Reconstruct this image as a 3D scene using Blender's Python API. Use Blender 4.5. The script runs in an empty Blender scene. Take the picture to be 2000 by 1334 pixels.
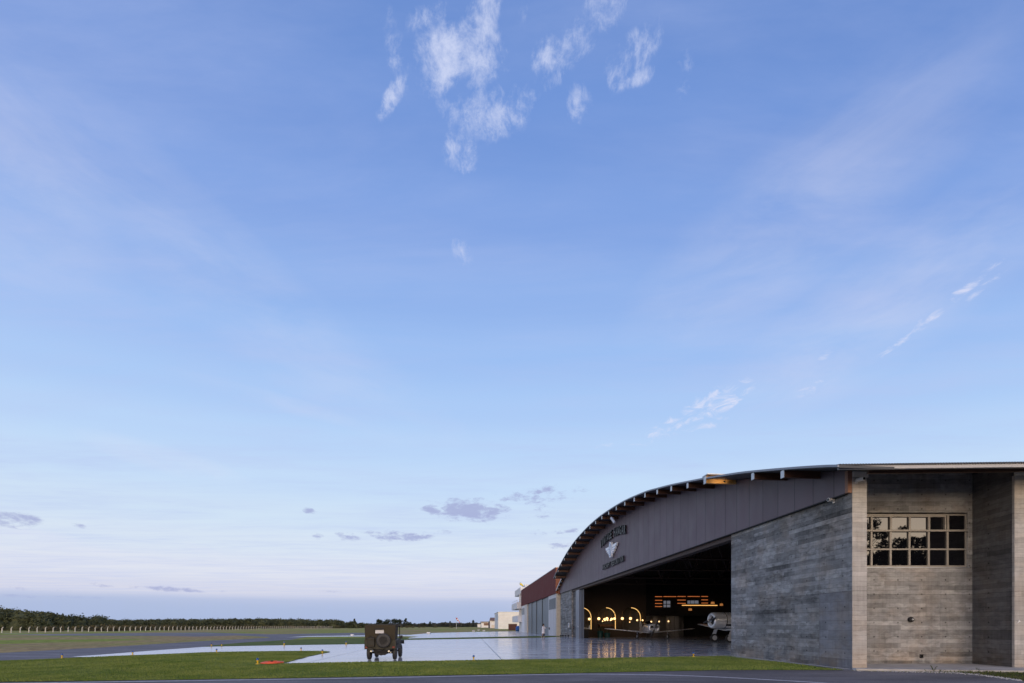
import bpy, bmesh, math, random
import numpy as np
import mathutils, mathutils.geometry
from mathutils import Vector, Matrix

random.seed(7)
rng = np.random.default_rng(7)
S = bpy.context.scene
C = S.collection
R = math.radians

# ------------------------------------------------------------------ camera
H_CAM = 1.7
FPX = 944.0            # focal length in photograph pixels (17 mm shift lens)
cam_d = bpy.data.cameras.new('camera')
cam = bpy.data.objects.new('camera', cam_d)
C.objects.link(cam)
cam.location = (0, 0, H_CAM)
cam.rotation_euler = (R(90), 0, 0)
cam_d.sensor_width = 36
cam_d.lens = 36 * FPX / 2000
cam_d.shift_y = (1222 - 667) / 2000
cam_d.clip_end = 6000
S.camera = cam

# ------------------------------------------------------------------ render look
S.view_settings.view_transform = 'Standard'
S.view_settings.look = 'None'
S.view_settings.exposure = 0.0
S.view_settings.gamma = 1.0

def lin(c):
    c = c / 255.0
    return c / 12.92 if c <= 0.04045 else ((c + 0.055) / 1.055) ** 2.4
def srgb(r, g, b): return (lin(r), lin(g), lin(b), 1)

# ------------------------------------------------------------------ node helper
class NT:
    def __init__(s, tree): s.t = tree; s.n = tree.nodes; s.l = tree.links
    def node(s, typ, **kw):
        n = s.n.new(typ)
        for k, v in kw.items(): setattr(n, k, v)
        return n
    def put(s, sock, v):
        if hasattr(v, 'is_output') or isinstance(v, bpy.types.NodeSocket): s.l.new(v, sock)
        else: sock.default_value = v
    def math(s, op, a, b=None, c=None, clamp=False):
        n = s.n.new('ShaderNodeMath'); n.operation = op; n.use_clamp = clamp
        s.put(n.inputs[0], a)
        if b is not None: s.put(n.inputs[1], b)
        if c is not None: s.put(n.inputs[2], c)
        return n.outputs[0]
    def vmath(s, op, a, b=None, out=0):
        n = s.n.new('ShaderNodeVectorMath'); n.operation = op
        s.put(n.inputs[0], a)
        if b is not None: s.put(n.inputs[1], b)
        return n.outputs[out]
    def sep(s, v):
        n = s.n.new('ShaderNodeSeparateXYZ'); s.put(n.inputs[0], v); return n.outputs
    def comb(s, x, y, z):
        n = s.n.new('ShaderNodeCombineXYZ')
        s.put(n.inputs[0], x); s.put(n.inputs[1], y); s.put(n.inputs[2], z); return n.outputs[0]
    def noise(s, v, scale, detail=4, rough=0.55, dist=0.0, out=0, lac=2.0):
        n = s.n.new('ShaderNodeTexNoise'); s.put(n.inputs['Vector'], v)
        n.inputs['Scale'].default_value = scale; n.inputs['Detail'].default_value = detail
        n.inputs['Roughness'].default_value = rough; n.inputs['Distortion'].default_value = dist
        n.inputs['Lacunarity'].default_value = lac
        return n.outputs[out]
    def maprange(s, v, a, b, c=0.0, d=1.0, smooth=True):
        n = s.n.new('ShaderNodeMapRange'); n.interpolation_type = 'SMOOTHSTEP' if smooth else 'LINEAR'
        s.put(n.inputs[0], v)
        for i, x in enumerate((a, b, c, d)): s.put(n.inputs[i + 1], x)
        return n.outputs[0]
    def mix(s, f, a, b, mode='MIX'):
        n = s.n.new('ShaderNodeMix'); n.data_type = 'RGBA'; n.blend_type = mode
        s.put(n.inputs['Factor'], f); s.put(n.inputs['A'], a) if False else None
        s.put(n.inputs[6], a); s.put(n.inputs[7], b)
        return n.outputs[2]
    def ramp(s, f, stops, interp='LINEAR'):
        n = s.n.new('ShaderNodeValToRGB'); n.color_ramp.interpolation = interp
        e = n.color_ramp.elements
        while len(e) < len(stops): e.new(0.5)
        for i, (p, c) in enumerate(stops): e[i].position = p; e[i].color = c
        s.put(n.inputs[0], f); return n.outputs[0]
    def mapping(s, v, scale=(1, 1, 1), rot=(0, 0, 0), loc=(0, 0, 0)):
        n = s.n.new('ShaderNodeMapping'); s.put(n.inputs[0], v)
        n.inputs['Scale'].default_value = scale; n.inputs['Rotation'].default_value = rot
        n.inputs['Location'].default_value = loc; return n.outputs[0]

# ------------------------------------------------------------------ world: dusk sky, afterglow behind the viewer
SUN_AZ = 168.0      # degrees clockwise from +Y : behind the camera, a little right
SUN_EL = 9.0
world = bpy.data.worlds.new('World'); S.world = world; world.use_nodes = True
w = NT(world.node_tree)
for n in list(w.n): w.n.remove(n)
tc = w.node('ShaderNodeTexCoord')
D = w.vmath('NORMALIZE', tc.outputs['Generated'])
dx, dy, dz = w.sep(D)
el = w.math('MULTIPLY', w.math('ARCSINE', dz), 180 / math.pi)
az = w.math('MULTIPLY', w.math('ARCTAN2', dx, dy), 180 / math.pi)
azr = w.math('DIVIDE', az, 57.3)
eff = w.math('MULTIPLY', el, w.math('MULTIPLY_ADD', w.math('MINIMUM', w.math('MULTIPLY', azr, azr), 1.0), w.maprange(az, -15, 25, 0.17, 0.36), 1.0))
STOPS = [(0, (168, 184, 219)), (2.6, (184, 194, 223)), (3.7, (213, 215, 232)), (6.0, (221, 225, 239)), (9, (216, 228, 242)),
         (12, (207, 225, 244)), (16, (196, 220, 247)), (20, (184, 212, 247)), (24, (170, 202, 245)), (29, (155, 190, 241)), (34, (142, 177, 234)),
         (40, (127, 162, 225)), (46, (114, 150, 216)), (53, (100, 138, 206)), (65, (88, 124, 194)), (90, (76, 110, 180))]
base = w.ramp(w.math('DIVIDE', eff, 90.0), [(p / 90, srgb(*c)) for p, c in STOPS], 'EASE')
zc = w.math('MAXIMUM', dz, 0.04)
ceil_v = w.comb(w.math('DIVIDE', dx, zc), w.math('DIVIDE', dy, zc), 0.0)
# thin cirrus veil on a high layer, drawn out along one wind direction
veil_v = w.mapping(ceil_v, scale=(0.55, 1.7, 1), rot=(0, 0, R(38)))
veil = w.noise(veil_v, 1.1, 7, 0.6, 0.5)
veil2 = w.noise(w.mapping(ceil_v, scale=(1.2, 4.5, 1), rot=(0, 0, R(38))), 1.7, 8, 0.62, 0.25)
vf = w.math('MULTIPLY', w.maprange(veil, 0.30, 0.76), 0.50)
vf = w.math('MULTIPLY', vf, w.maprange(veil2, 0.25, 0.75, 0.35, 1.0))
sky = w.mix(vf, base, srgb(182, 196, 238))
# cloud groups placed by azimuth / elevation
def pix_dir(px, py):
    a = (px - 1000) / FPX; b = (1222 - py) / FPX
    return math.degrees(math.atan2(a, 1)), math.degrees(math.atan(b / math.hypot(1, a)))
def blob(px, py, rx, ry, tilt=0.0):
    a0, e0 = pix_dir(px, py)
    a1, _ = pix_dir(px + rx, py); _, e1 = pix_dir(px, py + ry)
    ra = abs(a1 - a0); re = abs(e1 - e0)
    ca, sa = math.cos(R(tilt)), math.sin(R(tilt))
    u = w.math('SUBTRACT', az, a0); v = w.math('SUBTRACT', el, e0)
    uu = w.math('ADD', w.math('MULTIPLY', u, ca / ra), w.math('MULTIPLY', v, sa / ra))
    vv = w.math('ADD', w.math('MULTIPLY', u, -sa / re), w.math('MULTIPLY', v, ca / re))
    d2 = w.math('ADD', w.math('MULTIPLY', uu, uu), w.math('MULTIPLY', vv, vv))
    return w.math('SUBTRACT', 1.0, d2, clamp=True)
def group(blobs, gain=None):
    tot = None
    for b in blobs:
        g = 1.0
        if len(b) > 5: g = b[5]
        m = w.math('MULTIPLY', blob(*b[:5]), g)
        tot = m if tot is None else w.math('MAXIMUM', tot, m)
    return tot
puffs = [(852, 118, 52, 66, 15, .95), (770, 92, 40, 40, -50, .62), (845, 22, 44, 34, 20, .65), (935, 50, 52, 70, 40, .7), (948, 122, 52, 48, 10, .9),
         (965, 215, 95, 52, 10, .75), (893, 228, 46, 30, -10, .65), (898, 296, 34, 40, -10, .8), (768, 186, 36, 22, 40, .75), (1060, 110, 34, 22, 30, .8),
         (1130, 60, 100, 60, 15, .85), (1225, 118, 62, 42, 15, .8), (1235, 152, 46, 20, 0, .7), (1130, 198, 26, 50, 0, .7), (1332, 138, 24, 50, -30, .7),
         (1022, 164, 42, 22, 10, .55), (902, 494, 20, 22, -20, .85), (1088, 148, 36, 22, 20, .5), (1020, 20, 30, 60, 0, .4)]
pm = group([(a, b, c * 1.4, d * 1.35, e, f) for a, b, c, d, e, f in puffs])
pw = w.noise(D, 9.0, 3, 0.5, 0.0, out=1)
pd = w.vmath('ADD', D, w.vmath('MULTIPLY', w.vmath('SUBTRACT', pw, (0.5, 0.5, 0.5)), (0.05, 0.05, 0.05)))
pn = w.noise(pd, 15.0, 12, 0.66, 0.0)
pr_ = w.math('ABSOLUTE', w.math('SUBTRACT', w.noise(w.mapping(pd, rot=(0.3, R(30), R(15)), scale=(1.6, 1, 1)), 26.0, 10, 0.7, 0.0), 0.5))
pmix = w.math('SUBTRACT', w.math('ADD', pn, 0.07), w.math('MULTIPLY', pr_, 0.55))
pv = w.math('MULTIPLY', w.math('MINIMUM', w.math('MULTIPLY', pm, 2.6), 1.0), w.maprange(w.math('ADD', pmix, w.math('MULTIPLY_ADD', pm, 0.22, -0.19)), 0.40, 0.72))
sky = w.mix(w.math('MULTIPLY', pv, 0.92, clamp=True), sky, srgb(206, 215, 244))
# feathery band right of centre
fb = group([(1400, 785, 100, 34, 14, .95), (1330, 822, 110, 20, 16, .75), (1585, 758, 70, 16, 14, .65), (1830, 610, 230, 15, 27, .78), (1940, 545, 120, 10, 27, .5), (1385, 829, 60, 14, 10, .6),
            (1210, 858, 70, 14, 10, .45), (1610, 695, 40, 14, 40, .45), (1290, 853, 90, 14, 12, .4)])
fn = w.noise(w.mapping(D, scale=(1, 1, 2.6), rot=(0, R(-14), 0)), 26.0, 9, 0.66, 0.8)
fv = w.math('MULTIPLY', w.math('MINIMUM', w.math('MULTIPLY', fb, 2.0), 1.0), w.maprange(w.math('ADD', fn, w.math('MULTIPLY_ADD', fb, 0.26, -0.14)), 0.45, 0.70))
sky = w.mix(w.math('MULTIPLY', fv, 0.68, clamp=True), sky, srgb(226, 227, 247))
# wide soft pale streaks
st = group([(1700, 620, 520, 130, 20, .5), (40, 360, 230, 300, -50, .42), (330, 900, 170, 30, -8, .5), (980, 1095, 220, 18, 9, .6), (850, 1125, 200, 14, 2, .6),
            (60, 1050, 120, 22, -4, .8), (180, 1075, 90, 9, -3, .5), (400, 1075, 50, 10, -20, .6), (1550, 430, 560, 170, 18, .42), (500, 600, 500, 120, -25, .3), (560, 790, 200, 20, -5, .4)])
sn = w.noise(w.mapping(D, scale=(1, 1, 3.0)), 5.0, 10, 0.62, 0.4)
sv = w.math('MULTIPLY', st, w.maprange(sn, 0.28, 0.78))
sky = w.mix(w.math('MULTIPLY', sv, 0.62), sky, srgb(226, 226, 242))
# low lavender-grey clouds
lows = [(915, 996, 82, 21, 0, 1.0), (850, 997, 40, 9, 0, .8), (1050, 966, 90, 17, 4, .62), (1058, 1000, 34, 17, 0, .5), (20, 1014, 58, 17, -4, 1.0), (155, 1027, 22, 7, -5, .7),
        (790, 1046, 74, 11, 2, .9), (680, 1048, 30, 8, -5, .8), (618, 1046, 15, 7, -5, .8), (603, 997, 17, 6, -8, .7), (720, 1041, 22, 5, 0, .6), (1096, 1066, 36, 6, 0, .75), (870, 1040, 22, 6, 0, .6),
        (965, 1027, 18, 6, 0, .5), (1080, 1038, 60, 7, 0, .5), (290, 1148, 130, 5, -1, .75), (60, 1149, 110, 5, 0, .5), (640, 1155, 60, 3, 0, .4), (100, 1166, 140, 4, 0, .5), (1130, 1037, 40, 6, 0, .5)]
lm = group([(a, b, c * 1.3, d * 1.4, e, f) for a, b, c, d, e, f in lows])
ln = w.noise(w.mapping(D, scale=(1, 1, 2.4)), 30.0, 10, 0.66, 0.2)
lv = w.math('MULTIPLY', w.math('MINIMUM', w.math('MULTIPLY', lm, 3.0), 1.0), w.maprange(w.math('ADD', ln, w.math('MULTIPLY_ADD', lm, 0.34, -0.19)), 0.42, 0.66))
sky = w.mix(w.math('MULTIPLY', lv, 0.85), sky, srgb(163, 171, 212))
# bank along the horizon with a soft uneven top
bn = w.noise(w.mapping(D, scale=(1, 1, 7.0)), 3.5, 5, 0.55)
btop = w.math('MULTIPLY_ADD', bn, 1.9, 1.6)
btop = w.math('SUBTRACT', btop, w.maprange(az, -4, 8, 0.0, 1.6))
bank = w.math('SUBTRACT', 1.0, w.maprange(w.math('SUBTRACT', el, btop), -1.0, 0.9))
sky = w.mix(w.math('MULTIPLY', bank, 0.72), sky, srgb(168, 185, 221))
# afterglow on the side where the sun went down
sdx, sdy = math.sin(R(SUN_AZ)), math.cos(R(SUN_AZ))
cosg = w.math('ADD', w.math('MULTIPLY', dx, sdx), w.math('MULTIPLY', dy, sdy))
glow_a = w.maprange(cosg, 0.15, 1.0)
glow_e = w.math('MULTIPLY', w.math('EXPONENT', w.math('MULTIPLY', w.math('ABSOLUTE', el), -1 / 17.0)), 1.0)
glow = w.math('MULTIPLY', w.math('MULTIPLY', glow_a, glow_e), 4.6)
gn = w.node('ShaderNodeMix', data_type='RGBA', blend_type='ADD')
gn.inputs[0].default_value = 1.0
gv = w.node('ShaderNodeVectorMath', operation='SCALE'); gv.inputs[0].default_value = (1.1, 0.79, 0.48); w.l.new(glow, gv.inputs['Scale'])
w.l.new(sky, gn.inputs[6]); w.l.new(gv.outputs[0], gn.inputs[7])
nish = w.node('ShaderNodeTexSky', sky_type='NISHITA', sun_disc=False)
nish.sun_elevation = R(SUN_EL); nish.sun_rotation = R(SUN_AZ)
bg1 = w.node('ShaderNodeBackground'); w.l.new(gn.outputs[2], bg1.inputs[0]); bg1.inputs[1].default_value = 1.0
bg2 = w.node('ShaderNodeBackground'); w.l.new(nish.outputs[0], bg2.inputs[0]); bg2.inputs[1].default_value = 0.004
addw = w.node('ShaderNodeAddShader'); w.l.new(bg1.outputs[0], addw.inputs[0]); w.l.new(bg2.outputs[0], addw.inputs[1])
wo = w.node('ShaderNodeOutputWorld'); w.l.new(addw.outputs[0], wo.inputs[0])
world.cycles.sampling_method = 'MANUAL'; world.cycles.sample_map_resolution = 512

sl = bpy.data.lights.new('sun', 'SUN'); sun = bpy.data.objects.new('sun', sl); C.objects.link(sun)
sl.energy = 0.35; sl.angle = R(14); sl.color = (1.0, 0.78, 0.56)
sdir = Vector((sdx * math.cos(R(SUN_EL + 5)), sdy * math.cos(R(SUN_EL + 5)), math.sin(R(SUN_EL + 5))))
sun.rotation_euler = sdir.to_track_quat('Z', 'Y').to_euler()
sun.location = (0, -30, 30)

# ------------------------------------------------------------------ coordinates
U = Vector((-0.0896, 0.996, 0)).normalized()
N = Vector((-U.y, U.x, 0))
HF = Matrix.Translation((13.13, 18.66, 0)) @ Matrix(((U.x, N.x, 0, 0), (U.y, N.y, 0, 0), (0, 0, 1, 0), (0, 0, 0, 1)))   # hangar frame: x along facade, y out, z up
HFI = HF.inverted()
ID = Matrix.Identity(4)
def G(px, py, z=0.0):
    Y = (H_CAM - z) * FPX / (py - 1222); return ((px - 1000) / FPX * Y, Y, z)
def P(px, py, Y): return ((px - 1000) / FPX * Y, Y, H_CAM + (1222 - py) / FPX * Y)
def onS(px, py, s):
    k = (px - 1000) / FPX; o = HF @ Vector((s, 0, 0))
    t = (o.x - k * o.y) / (-N.x + k * N.y)
    p = HF @ Vector((s, t, 0)); return t, H_CAM + (1222 - py) / FPX * p.y
def s_at(px, t=0.0):
    lo, hi = -10, 400
    for _ in range(60):
        m = (lo + hi) / 2; p = HF @ Vector((m, t, 0))
        if 1000 + p.x / p.y * FPX > px: lo = m
        else: hi = m
    return lo

# ------------------------------------------------------------------ mesh builder
class MB:
    def __init__(s): s.v = []; s.f = []; s.sm = []; s.mi = []
    def add(s, vs, fs, smooth=False, mi=0):
        o = len(s.v); s.v += [tuple(v) for v in vs]
        for f in fs: s.f.append(tuple(i + o for i in f)); s.sm.append(smooth); s.mi.append(mi)
        return s
    def box(s, x0, x1, y0, y1, z0, z1, mi=0):
        v = [(x, y, z) for z in (z0, z1) for y in (y0, y1) for x in (x0, x1)]
        return s.add(v, [(0, 2, 3, 1), (4, 5, 7, 6), (0, 1, 5, 4), (2, 6, 7, 3), (0, 4, 6, 2), (1, 3, 7, 5)], mi=mi)
    def prism(s, pts, z0, z1, smooth=False):
        n = len(pts); v = [(p[0], p[1], z0) for p in pts] + [(p[0], p[1], z1) for p in pts]
        f = [(i, (i + 1) % n, n + (i + 1) % n, n + i) for i in range(n)]
        return s.add(v, f + [tuple(range(n - 1, -1, -1)), tuple(range(n, 2 * n))], smooth)
    def ext(s, pts, d):
        n = len(pts); d = Vector(d); v = [tuple(p) for p in pts] + [tuple(Vector(p) + d) for p in pts]
        f = [(i, (i + 1) % n, n + (i + 1) % n, n + i) for i in range(n)]
        return s.add(v, f + [tuple(range(n - 1, -1, -1)), tuple(range(n, 2 * n))])
    def tube(s, pts, r, n=8, cap=True, closed=False):
        pts = [Vector(p) for p in pts]; m = len(pts)
        rr = r if isinstance(r, (list, tuple)) else [r] * m
        o = []; 
        for i, p in enumerate(pts):
            if closed: d = pts[(i + 1) % m] - pts[i - 1]
            else: d = pts[min(i + 1, m - 1)] - pts[max(i - 1, 0)]
            d.normalize(); a = Vector((0, 0, 1)) if abs(d.z) < 0.9 else Vector((1, 0, 0))
            x = d.cross(a).normalized(); y = d.cross(x).normalized()
            for k in range(n):
                t = 2 * math.pi * k / n; o.append(p + (x * math.cos(t) + y * math.sin(t)) * rr[i])
        f = []
        for i in range(m if closed else m - 1):
            j = (i + 1) % m
            for k in range(n): f.append((i * n + k, i * n + (k + 1) % n, j * n + (k + 1) % n, j * n + k))
        s.add(o, f, True)
        if cap and not closed:
            s.add(o[:n], [tuple(range(n - 1, -1, -1))]); s.add(o[-n:], [tuple(range(n))])
        return s
    def lathe(s, prof, c=(0, 0, 0), axis='z', n=24, smooth=True):
        o = []
        for r, h in prof:
            for k in range(n):
                t = 2 * math.pi * k / n; a, b = r * math.cos(t), r * math.sin(t)
                p = {'z': (a, b, h), 'x': (h, a, b), 'y': (b, h, a)}[axis]
                o.append((p[0] + c[0], p[1] + c[1], p[2] + c[2]))
        f = []
        for i in range(len(prof) - 1):
            for k in range(n): f.append((i * n + k, i * n + (k + 1) % n, (i + 1) * n + (k + 1) % n, (i + 1) * n + k))
        s.add(o, f, smooth)
        if prof[0][0] > 1e-4: s.add(o[:n], [tuple(range(n - 1, -1, -1))])
        if prof[-1][0] > 1e-4: s.add(o[-n:], [tuple(range(n))])
        return s
    def loft(s, secs, smooth=True, cap=True):
        n = len(secs[0]); o = [p for q in secs for p in q]; f = []
        for i in range(len(secs) - 1):
            for k in range(n): f.append((i * n + k, i * n + (k + 1) % n, (i + 1) * n + (k + 1) % n, (i + 1) * n + k))
        s.add(o, f, smooth)
        if cap: s.add(secs[0], [tuple(range(n - 1, -1, -1))]); s.add(secs[-1], [tuple(range(n))])
        return s
    def sphere(s, c, r, n=12, m=8, sq=1.0):
        prof = [(max(1e-5, r * math.sin(math.pi * i / m)), -r * sq * math.cos(math.pi * i / m)) for i in range(m + 1)]
        return s.lathe(prof, c, 'z', n)
    def xf(s, M, start=0):
        s.v[start:] = [tuple(M @ Vector(v)) for v in s.v[start:]]; return s
    def build(s, name, mat, parent=None, frame=ID, bevel=0.0, fixn=True):
        M = frame
        if parent is not None: M = MATS[parent.name].inverted() @ frame
        vs = [M @ Vector(v) for v in s.v]
        origin = Vector((0, 0, 0))
        if parent is None:
            a = np.array([tuple(v) for v in vs]); lo = a.min(0); hi = a.max(0)
            origin = Vector(((lo[0] + hi[0]) / 2, (lo[1] + hi[1]) / 2, lo[2])); vs = [v - origin for v in vs]
        me = bpy.data.meshes.new(name); me.from_pydata([tuple(v) for v in vs], [], s.f)
        me.polygons.foreach_set('use_smooth', s.sm); me.polygons.foreach_set('material_index', s.mi)
        if fixn:
            b = bmesh.new(); b.from_mesh(me); bmesh.ops.recalc_face_normals(b, faces=b.faces); b.to_mesh(me); b.free()
        box_uv(me)
        for m_ in (mat if isinstance(mat, (list, tuple)) else [mat]): me.materials.append(m_)
        ob = bpy.data.objects.new(name, me); C.objects.link(ob); ob.location = origin
        if parent is not None: ob.parent = parent
        MATS[ob.name] = (MATS[parent.name] if parent is not None else Matrix.Translation(origin))
        if bevel > 0:
            md = ob.modifiers.new('bevel', 'BEVEL'); md.width = bevel; md.segments = 2; md.limit_method = 'ANGLE'; md.angle_limit = R(40)
        return ob
MATS = {}
def box_uv(me):
    uv = me.uv_layers.new(name='UVMap'); n = len(me.loops)
    if n == 0: return
    co = np.empty(len(me.vertices) * 3); me.vertices.foreach_get('co', co); co = co.reshape(-1, 3)
    li = np.empty(n, dtype=int); me.loops.foreach_get('vertex_index', li)
    nrm = np.empty(len(me.polygons) * 3); me.polygons.foreach_get('normal', nrm); nrm = nrm.reshape(-1, 3)
    tot = np.empty(len(me.polygons), dtype=int); me.polygons.foreach_get('loop_total', tot)
    ln_ = np.repeat(nrm, tot, axis=0); p = co[li]
    hor = np.abs(ln_[:, 2]) > 0.75
    useX = np.abs(ln_[:, 1]) >= np.abs(ln_[:, 0])
    u = np.where(hor, p[:, 0], np.where(useX, p[:, 0], p[:, 1] + 37.3)); v = np.where(hor, p[:, 1], p[:, 2])
    out = np.stack([u, v], 1).ravel(); uv.data.foreach_set('uv', out)

def tag(o, label=None, cat=None, group=None, kind=None):
    if label: o['label'] = label
    if cat: o['category'] = cat
    if group: o['group'] = group
    if kind: o['kind'] = kind
    return o
def thing(name, label, cat, loc=(0, 0, 0), rz=0.0, group=None):
    o = bpy.data.objects.new(name, None); C.objects.link(o); o.location = loc; o.rotation_euler = (0, 0, rz)
    o.empty_display_size = 0.2
    MATS[o.name] = Matrix.Translation(loc) @ Matrix.Rotation(rz, 4, 'Z')
    return tag(o, label, cat, group)
def dup(root, loc, rz=0.0, label=None, group=None, scale=None):
    r = root.copy(); C.objects.link(r); r.location = loc; r.rotation_euler = (0, 0, rz)
    if scale: r.scale = scale
    if label: r['label'] = label
    if group: r['group'] = group
    def rec(src, par):
        for ch in list(src.children):
            c = ch.copy(); C.objects.link(c); c.parent = par; rec(ch, c)
    rec(root, r)
    return r
RZH = math.atan2(U.y, U.x)
def catmull(pts, n=6):
    out = []; m = len(pts)
    for i in range(m - 1):
        p0 = Vector(pts[max(i - 1, 0)]); p1 = Vector(pts[i]); p2 = Vector(pts[i + 1]); p3 = Vector(pts[min(i + 2, m - 1)])
        for k in range(n):
            t = k / n
            out.append(0.5 * ((2 * p1) + (p2 - p0) * t + (2 * p0 - 5 * p1 + 4 * p2 - p3) * t * t + (3 * p1 - p0 - 3 * p2 + p3) * t ** 3))
    out.append(Vector(pts[-1])); return out

# ------------------------------------------------------------------ materials
def pbr(name, col, rough=0.6, metal=0.0, spec=0.5, emis=None, es=0.0, coat=0.0, ior=1.5, vary=0.0, vscale=3.0, bump=0.0, bscale=20.0):
    m = bpy.data.materials.new(name); m.use_nodes = True; t = NT(m.node_tree); b = t.n['Principled BSDF']
    c = (*col[:3], 1) if len(col) >= 3 else col
    if vary > 0:
        g = t.node('ShaderNodeTexCoord')
        nz = t.noise(g.outputs['Object'], vscale, 6, 0.6)
        k = t.maprange(nz, 0.3, 0.7, 1 - vary, 1 + vary, False)
        v = t.node('ShaderNodeVectorMath', operation='SCALE'); v.inputs[0].default_value = c[:3]; t.l.new(k, v.inputs['Scale'])
        t.l.new(v.outputs[0], b.inputs['Base Color'])
        t.l.new(t.maprange(nz, 0.3, 0.7, max(0.02, rough - 0.08), min(1, rough + 0.1), False), b.inputs['Roughness'])
    else:
        b.inputs['Base Color'].default_value = c; b.inputs['Roughness'].default_value = rough
    b.inputs['Metallic'].default_value = metal; b.inputs['IOR'].default_value = ior
    b.inputs['Specular IOR Level'].default_value = spec; b.inputs['Coat Weight'].default_value = coat
    if emis: b.inputs['Emission Color'].default_value = (*emis, 1); b.inputs['Emission Strength'].default_value = es
    if bump > 0:
        g2 = t.node('ShaderNodeTexCoord'); bn_ = t.node('ShaderNodeBump'); bn_.inputs['Strength'].default_value = bump; bn_.inputs['Distance'].default_value = 0.02
        t.l.new(t.noise(g2.outputs['Object'], bscale, 5, 0.6), bn_.inputs['Height']); t.l.new(bn_.outputs[0], b.inputs['Normal'])
    return m

def concrete_mat(name, tint=(1, 1, 1), lvl=0.30, row=0.19, contrast=1.0, seed=0.0, lowtone=0.10):
    m = bpy.data.materials.new(name); m.use_nodes = True; t = NT(m.node_tree); b = t.n['Principled BSDF']
    uv = t.node('ShaderNodeUVMap').outputs[0]
    uvo = t.vmath('ADD', uv, (seed, 0, 0))
    wob = t.noise(uvo, 1.3, 3, 0.5, out=1)
    uvw = t.vmath('ADD', uvo, t.vmath('MULTIPLY', t.vmath('SUBTRACT', wob, (0.5, 0.5, 0.5)), (0.05, 0.02, 0)))
    def brick(wd, rh, off, fr, ms, vec):
        n = t.node('ShaderNodeTexBrick'); t.put(n.inputs['Vector'], vec); n.offset = off; n.offset_frequency = fr; n.squash = 0.7; n.squash_frequency = 3
        n.inputs['Color1'].default_value = (0, 0, 0, 1); n.inputs['Color2'].default_value = (1, 1, 1, 1); n.inputs['Mortar'].default_value = (0.5, 0.5, 0.5, 1)
        n.inputs['Scale'].default_value = 1.0; n.inputs['Mortar Size'].default_value = ms; n.inputs['Brick Width'].default_value = wd; n.inputs['Row Height'].default_value = rh
        n.inputs['Mortar Smooth'].default_value = 0.3
        return n
    b1 = brick(1.7, row, 0.37, 2, 0.006, uvw); b2 = brick(3.9, row, 0.61, 3, 0.0, t.vmath('ADD', uvw, (5.3, row * 7, 0)))
    b3 = brick(40.0, row, 0.5, 2, 0.005, uvw)
    lift = brick(60.0, 3.05, 0.5, 2, 0.010, uvo)
    x, y, z = t.sep(uvo)
    grain = t.noise(t.mapping(uvw, scale=(1.2, 26, 1)), 2.2, 8, 0.65, 0.4)
    fine = t.noise(uvo, 38, 6, 0.7)
    big = t.noise(uvo, 0.55, 5, 0.6, 0.3)
    mid = t.noise(t.mapping(uvo, scale=(1, 2.0, 1)), 2.6, 6, 0.62, 0.5)
    band = t.noise(t.comb(0.0, y, 0.0), 0.9, 3, 0.6)
    drip = t.noise(t.mapping(uvo, scale=(6, 0.35, 1)), 2.0, 6, 0.6)
    def c01(v): return t.math('SUBTRACT', v, 0.5)
    r1 = t.math('SUBTRACT', b1.outputs['Color'], 0.5); r2 = t.math('SUBTRACT', b2.outputs['Color'], 0.5)
    val = t.math('MULTIPLY_ADD', t.maprange(mid, .35, .65, 0.25, 1.0), t.math('MULTIPLY', r1, 0.34 * contrast), 1.0)
    val = t.math('ADD', val, t.math('MULTIPLY', r2, 0.24 * contrast))
    for v, k in ((grain, 0.65), (fine, 0.45), (big, 0.75 * contrast), (mid, 0.75 * contrast), (band, 0.35 * contrast), (drip, 0.45)):
        val = t.math('ADD', val, t.math('MULTIPLY', c01(v), k))
    l1 = t.math('MULTIPLY', b3.outputs['Fac'], t.maprange(grain, .35, .6, 0.05, 0.45)); val = t.math('SUBTRACT', val, l1)
    val = t.math('SUBTRACT', val, t.math('MULTIPLY', b1.outputs['Fac'], 0.14))
    val = t.math('SUBTRACT', val, t.math('MULTIPLY', lift.outputs['Fac'], 0.22))
    # knots, pits and tie holes
    vor = t.node('ShaderNodeTexVoronoi'); t.put(vor.inputs['Vector'], t.mapping(uvw, scale=(1, 1.6, 1))); vor.inputs['Scale'].default_value = 2.3
    pit = t.math('SUBTRACT', 1.0, t.maprange(vor.outputs['Distance'], 0.015, 0.06)); pit = t.math('MULTIPLY', pit, t.maprange(fine, .4, .6))
    val = t.math('SUBTRACT', val, t.math('MULTIPLY', pit, 0.5))
    fx = t.math('SUBTRACT', t.math('FRACT', t.math('DIVIDE', x, 1.02)), 0.5); fy = t.math('SUBTRACT', t.math('FRACT', t.math('DIVIDE', t.math('ADD', y, 0.3), 0.61)), 0.5)
    dd = t.math('SQRT', t.math('ADD', t.math('POWER', t.math('MULTIPLY', fx, 1.02), 2.0), t.math('POWER', t.math('MULTIPLY', fy, 0.61), 2.0)))
    hole = t.math('SUBTRACT', 1.0, t.maprange(dd, 0.024, 0.042)); val = t.math('SUBTRACT', val, t.math('MULTIPLY', hole, 0.6))
    vj = t.math('ABSOLUTE', t.math('SUBTRACT', t.math('FRACT', t.math('DIVIDE', t.math('ADD', x, t.math('MULTIPLY', mid, 0.01)), 1.22)), 0.5))
    val = t.math('SUBTRACT', val, t.math('MULTIPLY', t.math('SUBTRACT', 1.0, t.maprange(vj, 0.003, 0.010)), t.maprange(drip, .42, .6, 0.0, 0.22)))
    low = t.math('SUBTRACT', 1.0, t.maprange(t.math('ADD', y, t.math('MULTIPLY', fine, 0.02)), 3.04, 3.07))
    val = t.math('SUBTRACT', val, t.math('MULTIPLY', low, lowtone))
    val = t.math('MAXIMUM', val, 0.25)
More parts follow.
